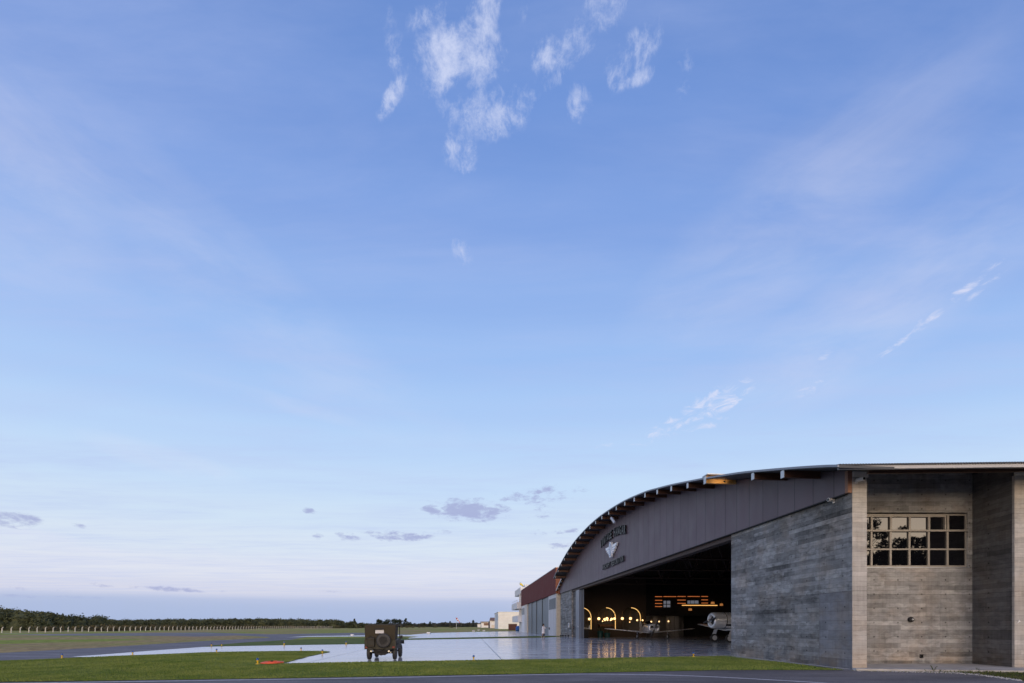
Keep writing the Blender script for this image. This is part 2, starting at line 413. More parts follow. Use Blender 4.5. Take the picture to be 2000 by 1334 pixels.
    warm = t.maprange(t.noise(uvo, 0.8, 4, 0.6), 0.42, 0.68)
    foot = t.math('MULTIPLY', t.math('SUBTRACT', 1.0, t.maprange(t.math('ADD', y, t.math('MULTIPLY', mid, 0.9)), 0.55, 1.55)), t.maprange(big, 0.40, 0.6))
    warm = t.math('MAXIMUM', t.math('MULTIPLY', warm, 0.45), t.math('MULTIPLY', foot, 0.9))
    col = t.mix(warm, (lvl * tint[0], lvl * tint[1], lvl * tint[2], 1), (lvl * 1.02, lvl * 0.86, lvl * 0.70, 1))
    sc = t.node('ShaderNodeVectorMath', operation='SCALE'); t.l.new(col, sc.inputs[0]); t.l.new(val, sc.inputs['Scale'])
    t.l.new(sc.outputs[0], b.inputs['Base Color']); b.inputs['Roughness'].default_value = 0.82; b.inputs['Specular IOR Level'].default_value = 0.3
    bp = t.node('ShaderNodeBump'); bp.inputs['Strength'].default_value = 0.6; bp.inputs['Distance'].default_value = 0.012
    t.l.new(val, bp.inputs['Height']); t.l.new(bp.outputs[0], b.inputs['Normal'])
    return m

M = {}
M['conc'] = concrete_mat('board_formed_concrete', (0.96, 1.0, 1.04), 0.235, contrast=2.1, seed=3.1)
M['conc_warm'] = concrete_mat('board_formed_concrete_pale', (0.97, 0.97, 0.96), 0.285, contrast=1.8, seed=11.7)
M['conc_pale'] = concrete_mat('pale_pillar_concrete', (1.0, 0.97, 0.93), 0.42, contrast=0.8, seed=31.3, lowtone=0.05)
M['conc_smooth'] = concrete_mat('smooth_dark_concrete', (0.92, 0.97, 1.08), 0.20, row=0.38, contrast=1.0, seed=44.0, lowtone=0.0)
M['conc_shaded'] = concrete_mat('board_formed_concrete_baked_shade', (0.98, 0.98, 1.0), 0.13, contrast=1.4, seed=21.2)  # same concrete, with the shade of the recesses put into its colour
M['slab'] = pbr('cast_slab', (0.42, 0.40, 0.37), 0.85, vary=0.25, vscale=1.5, bump=0.3, bscale=30)

def fascia_mat(name, col, pitch, off=0.0, rough=0.42):
    m = bpy.data.materials.new(name); m.use_nodes = True; t = NT(m.node_tree); b = t.n['Principled BSDF']
    uv = t.node('ShaderNodeUVMap').outputs[0]; x, y, z = t.sep(uv)
    q = t.math('DIVIDE', t.math('ADD', x, off), pitch); fr = t.math('FRACT', q); d = t.math('ABSOLUTE', t.math('SUBTRACT', fr, 0.5))
    seam = t.maprange(d, 0.5 - 0.028 / pitch, 0.5 - 0.010 / pitch)
    fl = t.math('FLOOR', q); wn = t.node('ShaderNodeTexWhiteNoise', noise_dimensions='1D'); t.l.new(fl, wn.inputs['W'])
    nz = t.noise(t.mapping(uv, scale=(1, 0.35, 1)), 1.6, 6, 0.6); fn_ = t.noise(uv, 60, 3, 0.6)
    k = t.math('ADD', t.math('MULTIPLY', t.math('SUBTRACT', wn.outputs[0], 0.5), 0.16), t.math('MULTIPLY', t.math('SUBTRACT', nz, 0.5), 0.35))
    k = t.math('ADD', k, t.math('MULTIPLY', t.math('SUBTRACT', fn_, 0.5), 0.18))
    k = t.math('ADD', k, 1.0); k = t.math('MULTIPLY', k, t.math('SUBTRACT', 1.0, t.math('MULTIPLY', seam, 0.75)))
    sc = t.node('ShaderNodeVectorMath', operation='SCALE'); sc.inputs[0].default_value = col; t.l.new(k, sc.inputs['Scale'])
    t.l.new(sc.outputs[0], b.inputs['Base Color']); t.l.new(t.maprange(nz, .3, .7, rough - .06, rough + .1, False), b.inputs['Roughness'])
    bp = t.node('ShaderNodeBump'); bp.inputs['Strength'].default_value = 0.5; bp.inputs['Distance'].default_value = 0.01
    t.l.new(t.math('SUBTRACT', 1.0, seam), bp.inputs['Height']); t.l.new(bp.outputs[0], b.inputs['Normal'])
    return m
M['fascia'] = fascia_mat('grey_brown_cladding', (0.120, 0.088, 0.106), 1.175, 0.42, 0.5)
M['rust'] = fascia_mat('rust_red_cladding', (0.13, 0.030, 0.026), 0.9, 0.1, 0.7)
M['rust'].node_tree.nodes['Principled BSDF'].inputs['Specular IOR Level'].default_value = 0.15
M['rust_lit'] = pbr('rust_cladding_baked_light', (0.24, 0.075, 0.03), 0.6, vary=0.1)  # lit copy of the rust cladding: warm light on the end face is in the colour
M['leaf_door'] = fascia_mat('grey_steel_door', (0.12, 0.145, 0.16), 0.62, 0.2, 0.4)
M['white_siding'] = fascia_mat('white_siding', (0.55, 0.55, 0.56), 0.45, 0.0, 0.55)
M['door_edge'] = fascia_mat('sliding_door_edge', (0.16, 0.18, 0.22), 0.5, 0.0, 0.35)

def wood_mat(name, c1, c2, rough=0.6):
    m = bpy.data.materials.new(name); m.use_nodes = True; t = NT(m.node_tree); b = t.n['Principled BSDF']
    g = t.node('ShaderNodeTexCoord').outputs['Object']
    nz = t.noise(t.mapping(g, scale=(9, 1.0, 9)), 2.4, 8, 0.65, 0.8)
    t.l.new(t.mix(t.maprange(nz, .3, .7), (*c1, 1), (*c2, 1)), b.inputs['Base Color']); b.inputs['Roughness'].default_value = rough
    return m
M['purlin'] = wood_mat('brown_stained_timber', (0.06, 0.026, 0.015), (0.11, 0.050, 0.030))
M['purlin_lit'] = wood_mat('timber_baked_lamplight', (0.85, 0.42, 0.12), (0.95, 0.55, 0.20), 0.4)  # lamplight on the one lit beam is put into its timber colour
M['truss'] = wood_mat('dark_truss_timber', (0.035, 0.018, 0.012), (0.06, 0.03, 0.02))
M['trim'] = wood_mat('brown_trim_timber', (0.26, 0.13, 0.08), (0.34, 0.18, 0.12))
M['zinc'] = pbr('pale_zinc', (0.50, 0.52, 0.55), 0.38, 0.55, vary=0.08)
M['edge_zinc'] = pbr('weathered_edge_metal', (0.24, 0.26, 0.30), 0.45, 0.3)
M['gutter'] = pbr('grey_gutter', (0.40, 0.40, 0.41), 0.45, 0.1, vary=0.08)
M['roofing'] = pbr('dark_roof_sheet', (0.045, 0.05, 0.06), 0.45, 0.2)
M['soffit'] = pbr('dark_soffit', (0.05, 0.042, 0.042), 0.8, vary=0.2)
M['black'] = pbr('matt_black', (0.012, 0.012, 0.014), 0.7)
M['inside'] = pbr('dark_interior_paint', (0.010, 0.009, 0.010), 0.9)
M['beige_metal'] = pbr('beige_painted_steel', (0.31, 0.285, 0.25), 0.4, 0.1, vary=0.08)
M['cap_pale'] = pbr('pale_metal_cap', (0.80, 0.76, 0.68), 0.4)
M['cap'] = pbr('cream_metal_cap', (0.56, 0.52, 0.46), 0.45, vary=0.1)
M['white_paint'] = pbr('white_paint', (0.74, 0.73, 0.72), 0.55, vary=0.08, vscale=1.0)
M['cream'] = pbr('cream_plaster', (0.66, 0.60, 0.50), 0.8, vary=0.1, vscale=0.4)
M['white_plaster'] = pbr('white_plaster', (0.72, 0.72, 0.72), 0.75, vary=0.08, vscale=0.6)
M['cam_white'] = pbr('white_plastic', (0.7, 0.7, 0.7), 0.35)
M['black_gloss'] = pbr('black_lens', (0.01, 0.01, 0.012), 0.08)
M['glass'] = pbr('reflective_window_glass', (0.004, 0.004, 0.006), 0.015, ior=1.85)
M['yellow'] = pbr('yellow_plastic', (0.65, 0.42, 0.02), 0.45)
M['blue_lens'] = pbr('blue_lens', (0.01, 0.07, 0.28), 0.15)
M['orange'] = pbr('orange_red_plastic', (0.75, 0.11, 0.04), 0.5, vary=0.1)
M['led'] = pbr('warm_led_strip', (1, 0.6, 0.2), 0.5, emis=(1.0, 0.60, 0.20), es=1.5)
M['led_shelf'] = pbr('amber_led_strip', (1, 0.5, 0.2), 0.5, emis=(1.0, 0.26, 0.07), es=0.55)
M['led_long'] = pbr('bright_led_strip', (1, 0.7, 0.3), 0.5, emis=(1.0, 0.50, 0.14), es=1.3)
M['globe'] = pbr('lit_glass_globe', (1, 0.85, 0.6), 0.3, emis=(1.0, 0.58, 0.24), es=2.8)
M['globe_small'] = pbr('lit_small_bulb', (1, 0.85, 0.6), 0.3, emis=(1.0, 0.62, 0.28), es=2.2)
M['brass'] = pbr('dull_brass', (0.35, 0.22, 0.09), 0.4, 0.8)
M['alu'] = pbr('polished_aluminium', (0.74, 0.76, 0.80), 0.12, 1.0, vary=0.08, vscale=4)
M['alu_dull'] = pbr('brushed_aluminium', (0.42, 0.44, 0.50), 0.34, 0.85, vary=0.12, vscale=4)
M['blade_grey'] = pbr('dark_grey_blade', (0.06, 0.06, 0.07), 0.35, 0.3)
M['alu_bright'] = pbr('bright_aluminium_skin', (0.86, 0.89, 0.96), 0.2, 0.4, vary=0.1)
M['alu_silver'] = pbr('satin_silver_skin', (0.72, 0.74, 0.82), 0.3, 0.45, vary=0.1)
M['rubber'] = pbr('tyre_rubber', (0.026, 0.026, 0.028), 0.55, bump=0.4, bscale=60)
M['olive'] = pbr('olive_drab_paint', (0.022, 0.021, 0.012), 0.55, vary=0.18, vscale=4)
M['olive_dark'] = pbr('dark_olive_paint', (0.014, 0.0135, 0.009), 0.6, vary=0.18, vscale=5)
M['canvas'] = pbr('brown_canvas', (0.040, 0.031, 0.017), 0.9, vary=0.14, vscale=3, bump=0.5, bscale=8)
M['rim'] = pbr('dusty_olive_rim', (0.085, 0.082, 0.065), 0.5, vary=0.2, vscale=5)
M['red_lamp'] = pbr('red_tail_lamp', (0.16, 0.010, 0.008), 0.3)
M['chrome'] = pbr('bright_metal', (0.65, 0.65, 0.62), 0.3, 0.9)
M['skin'] = pbr('skin', (0.42, 0.25, 0.18), 0.55)
M['hair'] = pbr('dark_hair', (0.014, 0.009, 0.007), 0.5)
M['coat'] = pbr('white_cloth', (0.72, 0.70, 0.74), 0.85)
M['jeans'] = pbr('dark_blue_cloth', (0.02, 0.03, 0.07), 0.85)
M['shoe'] = pbr('pale_shoe', (0.5, 0.48, 0.46), 0.6)
M['sock_red'] = pbr('red_sock_cloth', (0.55, 0.06, 0.05), 0.8)
M['sock_yellow'] = pbr('yellow_sock_cloth', (0.72, 0.55, 0.05), 0.8)
M['blue_tarp'] = pbr('blue_tarpaulin', (0.02, 0.11, 0.38), 0.5, vary=0.25, vscale=2)
M['brown_steel'] = pbr('brown_steel', (0.10, 0.035, 0.028), 0.6, vary=0.15)
M['roof_tile'] = pbr('brown_tiles', (0.20, 0.12, 0.09), 0.8, vary=0.25, vscale=2)
M['post'] = pbr('fence_concrete', (0.60, 0.57, 0.50), 0.85, vary=0.15, vscale=1)
M['wire'] = pbr('fence_wire', (0.12, 0.12, 0.12), 0.5, 0.6)
M['letter'] = pbr('black_letters', (0.008, 0.009, 0.014), 0.35)
M['emblem'] = pbr('pale_emblem', (0.80, 0.84, 0.90), 0.3)
M['emblem_grey'] = pbr('blue_grey_emblem', (0.28, 0.38, 0.55), 0.4)
M['teal'] = pbr('teal_pot', (0.01, 0.06, 0.06), 0.5)
M['bar_wood'] = pbr('bar_wood', (0.20, 0.10, 0.055), 0.6, vary=0.2)
M['grey_pane'] = pbr('lit_grey_pane', (0.2, 0.2, 0.22), 0.4, emis=(0.36, 0.38, 0.46), es=0.30)
M['grey_wall'] = pbr('grey_partition', (0.20, 0.19, 0.19), 0.7)
M['lampshade'] = pbr('lit_shade', (0.6, 0.3, 0.1), 0.6, emis=(0.9, 0.35, 0.10), es=0.35)

def ground_mat():
    m = bpy.data.materials.new('rough_field'); m.use_nodes = True; t = NT(m.node_tree); b = t.n['Principled BSDF']
    g = t.node('ShaderNodeTexCoord').outputs['Object']
    a = t.noise(t.mapping(g, scale=(1, 0.45, 1)), 0.05, 8, 0.62, 0.4); c = t.noise(g, 1.2, 6, 0.7); d = t.noise(t.mapping(g, scale=(0.5, 1.2, 1)), 0.14, 5, 0.6)
    col = t.mix(t.maprange(a, 0.38, 0.62), (0.27, 0.32, 0.055, 1), (0.40, 0.29, 0.13, 1))
    col = t.mix(t.maprange(d, 0.48, 0.66, 0, 0.7), col, (0.33, 0.22, 0.14, 1))
    sc = t.node('ShaderNodeVectorMath', operation='SCALE'); t.l.new(col, sc.inputs[0]); t.l.new(t.maprange(c, .25, .75, .35, 1.65, False), sc.inputs['Scale'])
    t.l.new(sc.outputs[0], b.inputs['Base Color']); b.inputs['Roughness'].default_value = 1.0; b.inputs['Specular IOR Level'].default_value = 0.1
    bp = t.node('ShaderNodeBump'); bp.inputs['Distance'].default_value = 0.3; bp.inputs['Strength'].default_value = 0.8; t.l.new(c, bp.inputs['Height']); t.l.new(bp.outputs[0], b.inputs['Normal'])
    return m
M['field'] = ground_mat()
def lawn_mat(name, c1, c2):
    m = bpy.data.materials.new(name); m.use_nodes = True; t = NT(m.node_tree); b = t.n['Principled BSDF']
    g = t.node('ShaderNodeTexCoord').outputs['Object']
    a = t.noise(g, 0.5, 6, 0.65, 0.3); c = t.noise(t.mapping(g, scale=(1, 2.5, 1)), 7, 6, 0.75); d = t.noise(g, 0.12, 3, 0.5)
    col = t.mix(t.maprange(t.math('ADD', t.math('MULTIPLY', a, .6), t.math('MULTIPLY', d, .4)), 0.38, 0.62), (*c1, 1), (*c2, 1))
    sc = t.node('ShaderNodeVectorMath', operation='SCALE'); t.l.new(col, sc.inputs[0]); t.l.new(t.maprange(c, .3, .7, .6, 1.35, False), sc.inputs['Scale'])
    t.l.new(sc.outputs[0], b.inputs['Base Color']); b.inputs['Roughness'].default_value = 0.95; b.inputs['Specular IOR Level'].default_value = 0.15
    bp = t.node('ShaderNodeBump'); bp.inputs['Distance'].default_value = 0.05; bp.inputs['Strength'].default_value = 0.9; t.l.new(c, bp.inputs['Height']); t.l.new(bp.outputs[0], b.inputs['Normal'])
    return m
M['lawn'] = lawn_mat('mown_lawn', (0.095, 0.15, 0.026), (0.15, 0.195, 0.045))
M['lawn2'] = lawn_mat('middle_lawn', (0.095, 0.145, 0.028), (0.17, 0.19, 0.05))
M['dirt'] = lawn_mat('dirt_verge', (0.10, 0.075, 0.05), (0.07, 0.075, 0.025))
def blade_mat(name='grass_blades', c1=(0.090, 0.150, 0.022, 1), c2=(0.23, 0.27, 0.065, 1)):
    m = bpy.data.materials.new(name); m.use_nodes = True; t = NT(m.node_tree); b = t.n['Principled BSDF']
    g = t.node('ShaderNodeTexCoord').outputs['Object']
    a = t.noise(g, 0.55, 5, 0.65, 0.3); c = t.noise(g, 9, 3, 0.6)
    f = t.math('ADD', t.math('MULTIPLY', a, .55), t.math('MULTIPLY', c, .45))
    dry = t.maprange(t.noise(g, 0.9, 6, 0.7, 0.6), 0.56, 0.72, 0.0, 0.55)
    t.l.new(t.mix(dry, t.mix(t.maprange(f, 0.36, 0.64), c1, c2), (0.26, 0.24, 0.09, 1)), b.inputs['Base Color'])
    b.inputs['Roughness'].default_value = 0.7; b.inputs['Specular IOR Level'].default_value = 0.25
    return m
M['blade'] = blade_mat()
M['weed'] = blade_mat('weed_leaves', (0.05, 0.075, 0.012, 1), (0.10, 0.11, 0.03, 1))
def apron_mat():
    m = bpy.data.materials.new('sealed_pale_apron'); m.use_nodes = True; t = NT(m.node_tree); b = t.n['Principled BSDF']
    g = t.node('ShaderNodeTexCoord').outputs['Object']
    st_ = t.noise(t.mapping(g, scale=(0.35, 1.6, 1)), 0.9, 7, 0.62, 0.6); pt = t.noise(g, 0.23, 6, 0.6, 0.5); fine = t.noise(g, 14, 4, 0.6)
    x, y, z = t.sep(g)
    # tooled joints every 6 m, aligned with the hangar
    rx = t.math('ADD', t.math('MULTIPLY', x, U.x), t.math('MULTIPLY', y, U.y)); ry = t.math('ADD', t.math('MULTIPLY', x, N.x), t.math('MULTIPLY', y, N.y))
    def joint(v, p, o): 
        f = t.math('ABSOLUTE', t.math('SUBTRACT', t.math('FRACT', t.math('DIVIDE', t.math('ADD', v, o), p)), 0.5))
        return t.math('SUBTRACT', 1.0, t.maprange(f, 0.01 / p, 0.055 / p))
    j = t.math('MAXIMUM', joint(rx, 9.0, 2.3), joint(ry, 9.0, 6.15))
    k = t.maprange(st_, .32, .68, .66, 1.18, False); k = t.math('MULTIPLY', k, t.maprange(pt, .3, .7, .86, 1.1, False)); k = t.math('MULTIPLY', k, t.math('SUBTRACT', 1.0, t.math('MULTIPLY', j, 0.5)))
    sc = t.node('ShaderNodeVectorMath', operation='SCALE'); sc.inputs[0].default_value = (0.56, 0.565, 0.59); t.l.new(k, sc.inputs['Scale'])
    t.l.new(sc.outputs[0], b.inputs['Base Color'])
    rr = t.math('ADD', t.maprange(st_, .35, .65, 0.07, 0.20, False), t.math('MULTIPLY', j, 0.3)); t.l.new(rr, b.inputs['Roughness'])
    b.inputs['IOR'].default_value = 1.5
    bp = t.node('ShaderNodeBump'); bp.inputs['Distance'].default_value = 0.0035; bp.inputs['Strength'].default_value = 0.32
    t.l.new(t.math('ADD', t.math('MULTIPLY', pt, 1.2), t.math('ADD', t.math('MULTIPLY', fine, 0.05), t.math('MULTIPLY', j, -0.5))), bp.inputs['Height']); t.l.new(bp.outputs[0], b.inputs['Normal'])
    return m
M['apron'] = apron_mat()
def asphalt_mat(name, col, k=1.0):
    m = bpy.data.materials.new(name); m.use_nodes = True; t = NT(m.node_tree); b = t.n['Principled BSDF']
    g = t.node('ShaderNodeTexCoord').outputs['Object']
    a = t.noise(t.mapping(g, scale=(0.25, 1.2, 1)), 0.7, 6, 0.6, 0.3); c = t.noise(g, 30, 4, 0.8); cr = t.noise(g, 3, 7, 0.7, 1.0)
    kk = t.math('MULTIPLY', t.maprange(a, .3, .7, .62, 1.35, False), t.maprange(c, .3, .7, .5, 1.5, False)); kk = t.math('MULTIPLY', kk, t.maprange(cr, .3, .6, .85, 1.05, False))
    sc = t.node('ShaderNodeVectorMath', operation='SCALE'); sc.inputs[0].default_value = col; t.l.new(kk, sc.inputs['Scale'])
    t.l.new(sc.outputs[0], b.inputs['Base Color']); b.inputs['Roughness'].default_value = 0.92; b.inputs['Specular IOR Level'].default_value = 0.25
    bp = t.node('ShaderNodeBump'); bp.inputs['Distance'].default_value = 0.008; bp.inputs['Strength'].default_value = 0.6; t.l.new(c, bp.inputs['Height']); t.l.new(bp.outputs[0], b.inputs['Normal'])
    return m
M['road'] = asphalt_mat('road_asphalt', (0.165, 0.150, 0.145))
M['taxi'] = asphalt_mat('taxiway_asphalt', (0.20, 0.185, 0.185))
M['line'] = pbr('worn_white_line', (0.66, 0.62, 0.60), 0.7, vary=0.3, vscale=6)
def leaf_mat(name, c1, c2, sc_=0.35):
    m = bpy.data.materials.new(name); m.use_nodes = True; t = NT(m.node_tree); b = t.n['Principled BSDF']
    g = t.node('ShaderNodeTexCoord').outputs['Object']
    a = t.noise(g, sc_, 4, 0.7); gi = t.node('ShaderNodeNewGeometry').outputs['Random Per Island']
    f = t.math('ADD', t.math('MULTIPLY', t.maprange(a, .35, .65), .7), t.math('MULTIPLY', gi, .3))
    t.l.new(t.mix(f, (*c1, 1), (*c2, 1)), b.inputs['Base Color']); b.inputs['Roughness'].default_value = 0.8; b.inputs['Specular IOR Level'].default_value = 0.2
    return m
M['wood_leaf'] = leaf_mat('far_foliage', (0.022, 0.032, 0.018), (0.10, 0.108, 0.052), 0.16)
M['tree_leaf'] = leaf_mat('tree_foliage', (0.015, 0.024, 0.014), (0.042, 0.052, 0.030), 0.3)
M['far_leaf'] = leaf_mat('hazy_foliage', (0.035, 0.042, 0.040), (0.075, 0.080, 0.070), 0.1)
M['trunk'] = pbr('bark', (0.06, 0.045, 0.035), 0.9, vary=0.3)

# ------------------------------------------------------------------ ground
def sheet(name, pts, mat, z, th=None):
    v3 = [Vector((p[0], p[1], 0)) for p in pts]
    tris = mathutils.geometry.tessellate_polygon([v3])
    fs_ = []
    for t in tris:
        a, b, c = (v3[k] for k in t); fs_.append(tuple(t) if (b - a).cross(c - a).z > 0 else tuple(t[::-1]))
    me = bpy.data.meshes.new(name); me.from_pydata([(p[0], p[1], z) for p in pts], [], fs_); box_uv(me); me.materials.append(mat)
    o = bpy.data.objects.new(name, me); C.objects.link(o); o['kind'] = 'structure'; return o
gr = sheet('ground', [(-3500, -300), (3500, -300), (3500, 5000), (-3500, 5000)], M['field'], 0.0)
gp = lambda l: [G(*p) for p in l]
sheet('road', [(-70, -60), (70, -60), (70, 6), G(2060, 1340)] + gp([(2000, 1331), (1900, 1317.6), (1850, 1314.4), (1750, 1312), (1665, 1310), (1640, 1305), (1500, 1302), (1150, 1307), (800, 1312), (400, 1318), (0, 1322), (-400, 1330)]) + [(-70, 13)], M['road'], 0.004)
dirt = sheet('dirt_verge', gp([(2300, 1360), (2060, 1337), (2000, 1330.5), (1900, 1317), (1850, 1313.8), (1750, 1311.2), (1700, 1310), (1700, 1306), (2100, 1306), (2400, 1310)]), M['dirt'], 0.010)
taxi = sheet('taxiway', gp([(-90, 1297), (0, 1292.3), (130, 1288), (260, 1284), (400, 1266), (480, 1257), (560, 1251), (600, 1244), (800, 1241.4), (800, 1239.4), (740, 1237), (700, 1235.8), (620, 1237.4), (520, 1239), (440, 1239.2), (430, 1240.4), (470, 1241.5), (520, 1243.8), (528, 1245.4), (480, 1248), (400, 1252), (300, 1258.3), (200, 1264.6), (0, 1275.4), (-90, 1280)]), M['taxi'], 0.004)
sheet('taxiway', gp([(30, 1239.6), (150, 1237.8), (280, 1236.6), (400, 1235.3), (520, 1238.8), (440, 1242.0), (380, 1243.4), (340, 1242.2), (100, 1241.2)]), M['taxi'], 0.006)
apr_pts = gp([(140, 1282.6), (190, 1279.4), (290, 1271.5), (400, 1263.5), (520, 1261), (715, 1258.2), (765, 1251), (800, 1249.9), (1060, 1245.6), (1092, 1243.8)]) + [(9.5, 79), (45, 79), (45, 30), (14.2, 27), (13.6, 18.2), G(1600, 1308)] + gp([(1500, 1300), (1150, 1296), (800, 1302), (560, 1306), (400, 1290), (260, 1286)])
sheet('apron', apr_pts, M['apron'], 0.008)
sheet('apron', gp([(560, 1244.9), (600, 1242.4), (700, 1241.3), (800, 1240), (845, 1236.2), (930, 1234.2), (1018, 1232.8), (1060, 1236)]) + [tuple(HF @ Vector((62, -2, 0)))] + gp([(1095, 1241.4), (800, 1247), (792, 1246.9), (818, 1243.4), (780, 1242.5), (600, 1243.9)]), M['apron'], 0.008)
UP = [(-90, 1296), (0, 1291.2), (70, 1288.5), (130, 1286), (250, 1280.8), (330, 1277.5), (400, 1274.9), (470, 1273.1), (540, 1272), (600, 1271.6), (630, 1272.2), (645, 1273.8), (632, 1276.4), (600, 1283.2), (552, 1296.4)]
NE = [(640, 1295), (800, 1292.3), (1000, 1289), (1150, 1286.7), (1300, 1284), (1428, 1281.7), (1438, 1283.6), (1500, 1291), (1600, 1304), (1648, 1309.4)]
LO = [(1640, 1309.6), (1560, 1309.4), (1500, 1309.2), (1400, 1309.8), (1300, 1311.6), (1150, 1314.9), (1000, 1317.6), (800, 1321), (600, 1324.7), (400, 1327.8), (180, 1330.8), (0, 1332.8), (-90, 1334)]
lawn_poly = gp(UP + NE + LO)
sheet('lawn', lawn_poly, M['lawn'], 0.020)
mid_poly = gp([(394, 1263.2), (440, 1258.2), (480, 1254.8), (560, 1250.2), (640, 1247.6), (715, 1246), (790, 1245.2), (800, 1247.2), (900, 1245.2), (1000, 1243.4), (1091, 1241.8), (1092, 1243.2), (1060, 1245.1), (800, 1249.5), (765, 1250.7), (715, 1257.8), (520, 1260.6)])
sheet('lawn', mid_poly, M['lawn2'], 0.016)
sheet('kerb_strip', [tuple(HF @ Vector(p)) for p in ((-0.1, 0.05, 0), (8.9, 0.05, 0), (8.9, 0.75, 0), (-0.1, 0.30, 0))], M['slab'], 0.030)

def ribbon(name, pts, wd, mat, z, kind='structure'):
    c = catmull([Vector(p) for p in pts], 8); mb = MB(); L = []
    for i, p in enumerate(c):
        d = (c[min(i + 1, len(c) - 1)] - c[max(i - 1, 0)]); d.z = 0; d.normalize(); n_ = Vector((-d.y, d.x, 0)) * wd / 2
        L += [(p.x + n_.x, p.y + n_.y, z), (p.x - n_.x, p.y - n_.y, z)]
    mb.add(L, [(2 * i, 2 * i + 1, 2 * i + 3, 2 * i + 2) for i in range(len(c) - 1)])
    o = mb.build(name, mat, fixn=False); o['kind'] = kind; return o
ribbon('road_marking', gp([(-90, 1337), (0, 1335.4), (180, 1332.8), (400, 1329.4), (600, 1326.4), (800, 1323), (1000, 1319), (1150, 1317), (1300, 1319), (1400, 1322.7), (1500, 1328), (1600, 1334), (1750, 1346)]), 0.15, M['line'], 0.009)
ribbon('taxiway_marking', gp([(8, 1237.6), (150, 1239.9), (300, 1238.6), (420, 1236.9)]), 0.5, M['line'], 0.012)
ribbon('door_track', [tuple(HF @ Vector((8.9, -0.25, 0))), tuple(HF @ Vector((30, -0.25, 0))), tuple(HF @ Vector((50, -0.25, 0)))], 0.12, M['zinc'], 0.013)

# grass blades on the lawn
def inpoly(px, py, poly):
    c = np.zeros(len(px), bool); n = len(poly); j = n - 1
    for i in range(n):
        xi, yi = poly[i][0], poly[i][1]; xj, yj = poly[j][0], poly[j][1]
        with np.errstate(divide='ignore', invalid='ignore'):
            cond = ((yi > py) != (yj > py)) & (px < (xj - xi) * (py - yi) / (yj - yi + 1e-12) + xi)
        c ^= cond; j = i
    return c
def blades(name, poly, n, h, wd, mat, z, x0, x1, y0, y1):
    x = rng.uniform(x0, x1, n * 3); y = y0 + (y1 - y0) * rng.uniform(0, 1, n * 3) ** 1.4
    k = inpoly(x, y, poly); x = x[k][:n]; y = y[k][:n]; m = len(x)
    a = rng.uniform(0, np.pi, m); hh = h * rng.uniform(0.5, 1.3, m) * (0.8 + 0.4 * np.sin(x * 0.7) * np.cos(y * 0.9)); lean = rng.normal(0, 0.35, (m, 2)) * hh[:, None]
    ww = wd * rng.uniform(0.6, 1.4, m)
    v = np.empty((m, 3, 3)); v[:, 0, 0] = x - np.cos(a) * ww; v[:, 0, 1] = y - np.sin(a) * ww; v[:, 0, 2] = z
    v[:, 1, 0] = x + np.cos(a) * ww; v[:, 1, 1] = y + np.sin(a) * ww; v[:, 1, 2] = z
    v[:, 2, 0] = x + lean[:, 0]; v[:, 2, 1] = y + lean[:, 1]; v[:, 2, 2] = z + hh
    me = bpy.data.meshes.new(name); me.vertices.add(m * 3); me.vertices.foreach_set('co', v.ravel())
    me.loops.add(m * 3); me.loops.foreach_set('vertex_index', np.arange(m * 3)); me.polygons.add(m)
    me.polygons.foreach_set('loop_start', np.arange(m) * 3); me.polygons.foreach_set('loop_total', np.full(m, 3)); me.update(calc_edges=True)
    me.materials.append(mat); o = bpy.data.objects.new(name, me); C.objects.link(o); return o
tag(blades('grass', lawn_poly, 190000, 0.045, 0.012, M['blade'], 0.020, -28, 14, 13.9, 32), 'short mown green grass covering the lawn beside the road', 'grass', kind='stuff')

# ------------------------------------------------------------------ main hangar
ZT = [(-3, 6.8), (-1.6, 7.32), (-0.25, 7.73), (1.55, 8.23), (3.5, 8.75), (4.9, 9.10), (7.9, 9.78), (10.4, 10.31), (12.65, 10.77), (15, 11.2), (17.2, 11.57), (21.9, 12.12), (26.6, 12.42), (30.8, 12.53), (35.3, 12.42), (40.8, 12.02), (46, 11.25), (50.8, 10.2), (55, 9.1), (57.5, 8.35), (60.4, 7.35)]
_zc = catmull([Vector((a, 0, b)) for a, b in ZT], 10); _zx = [p.x for p in _zc]; _zz = [p.z for p in _zc]
def ztop(s): return float(np.interp(s, _zx, _zz))
hg = thing('hangar', 'large arched hangar with grey-brown cladding, concrete walls and wide open dark doorway', 'hangar', tuple(HF @ Vector((0, 0, 0))), RZH)
def hb(mb, name, mat, bevel=0.0, parent=None, fixn=True): return mb.build(name, mat, parent or hg, HF, bevel, fixn)
Z0 = 6.86
S_OPEN, S_DOOR, S_REC, S_END = 8.62, 45.4, 51.0, 59.3
hb(MB().box(1.765, S_OPEN, -0.6, 0, 0, Z0 - 0.03), 'wall', M['conc'])
hb(MB().box(0.004, 1.757, -0.59, -0.004, 3.052, Z0 - 0.03), 'wall', M['conc'])
hb(MB().box(0.004, 1.757, -0.59, -0.004, 0, 3.05), 'wall', M['conc_smooth'])
hb(MB().box(S_REC, S_END, -0.6, 0, 0, Z0 - 0.03), 'wall', M['conc'])
hb(MB().box(S_DOOR + 3.3, S_REC, -0.6, -0.22, 0, Z0 - 0.03), 'wall', M['conc_shaded'])
# narrow front pillar (end of the side wall) with cap
hb(MB().box(0, 0.5, -0.62, -0.012, 0, 7.44), 'pillar', M['conc_pale'], 0.01)
hb(MB().box(-0.03, 0.4, -0.66, -0.02, 7.445, 7.66), 'pillar_cap', M['cap_pale'], 0.01)
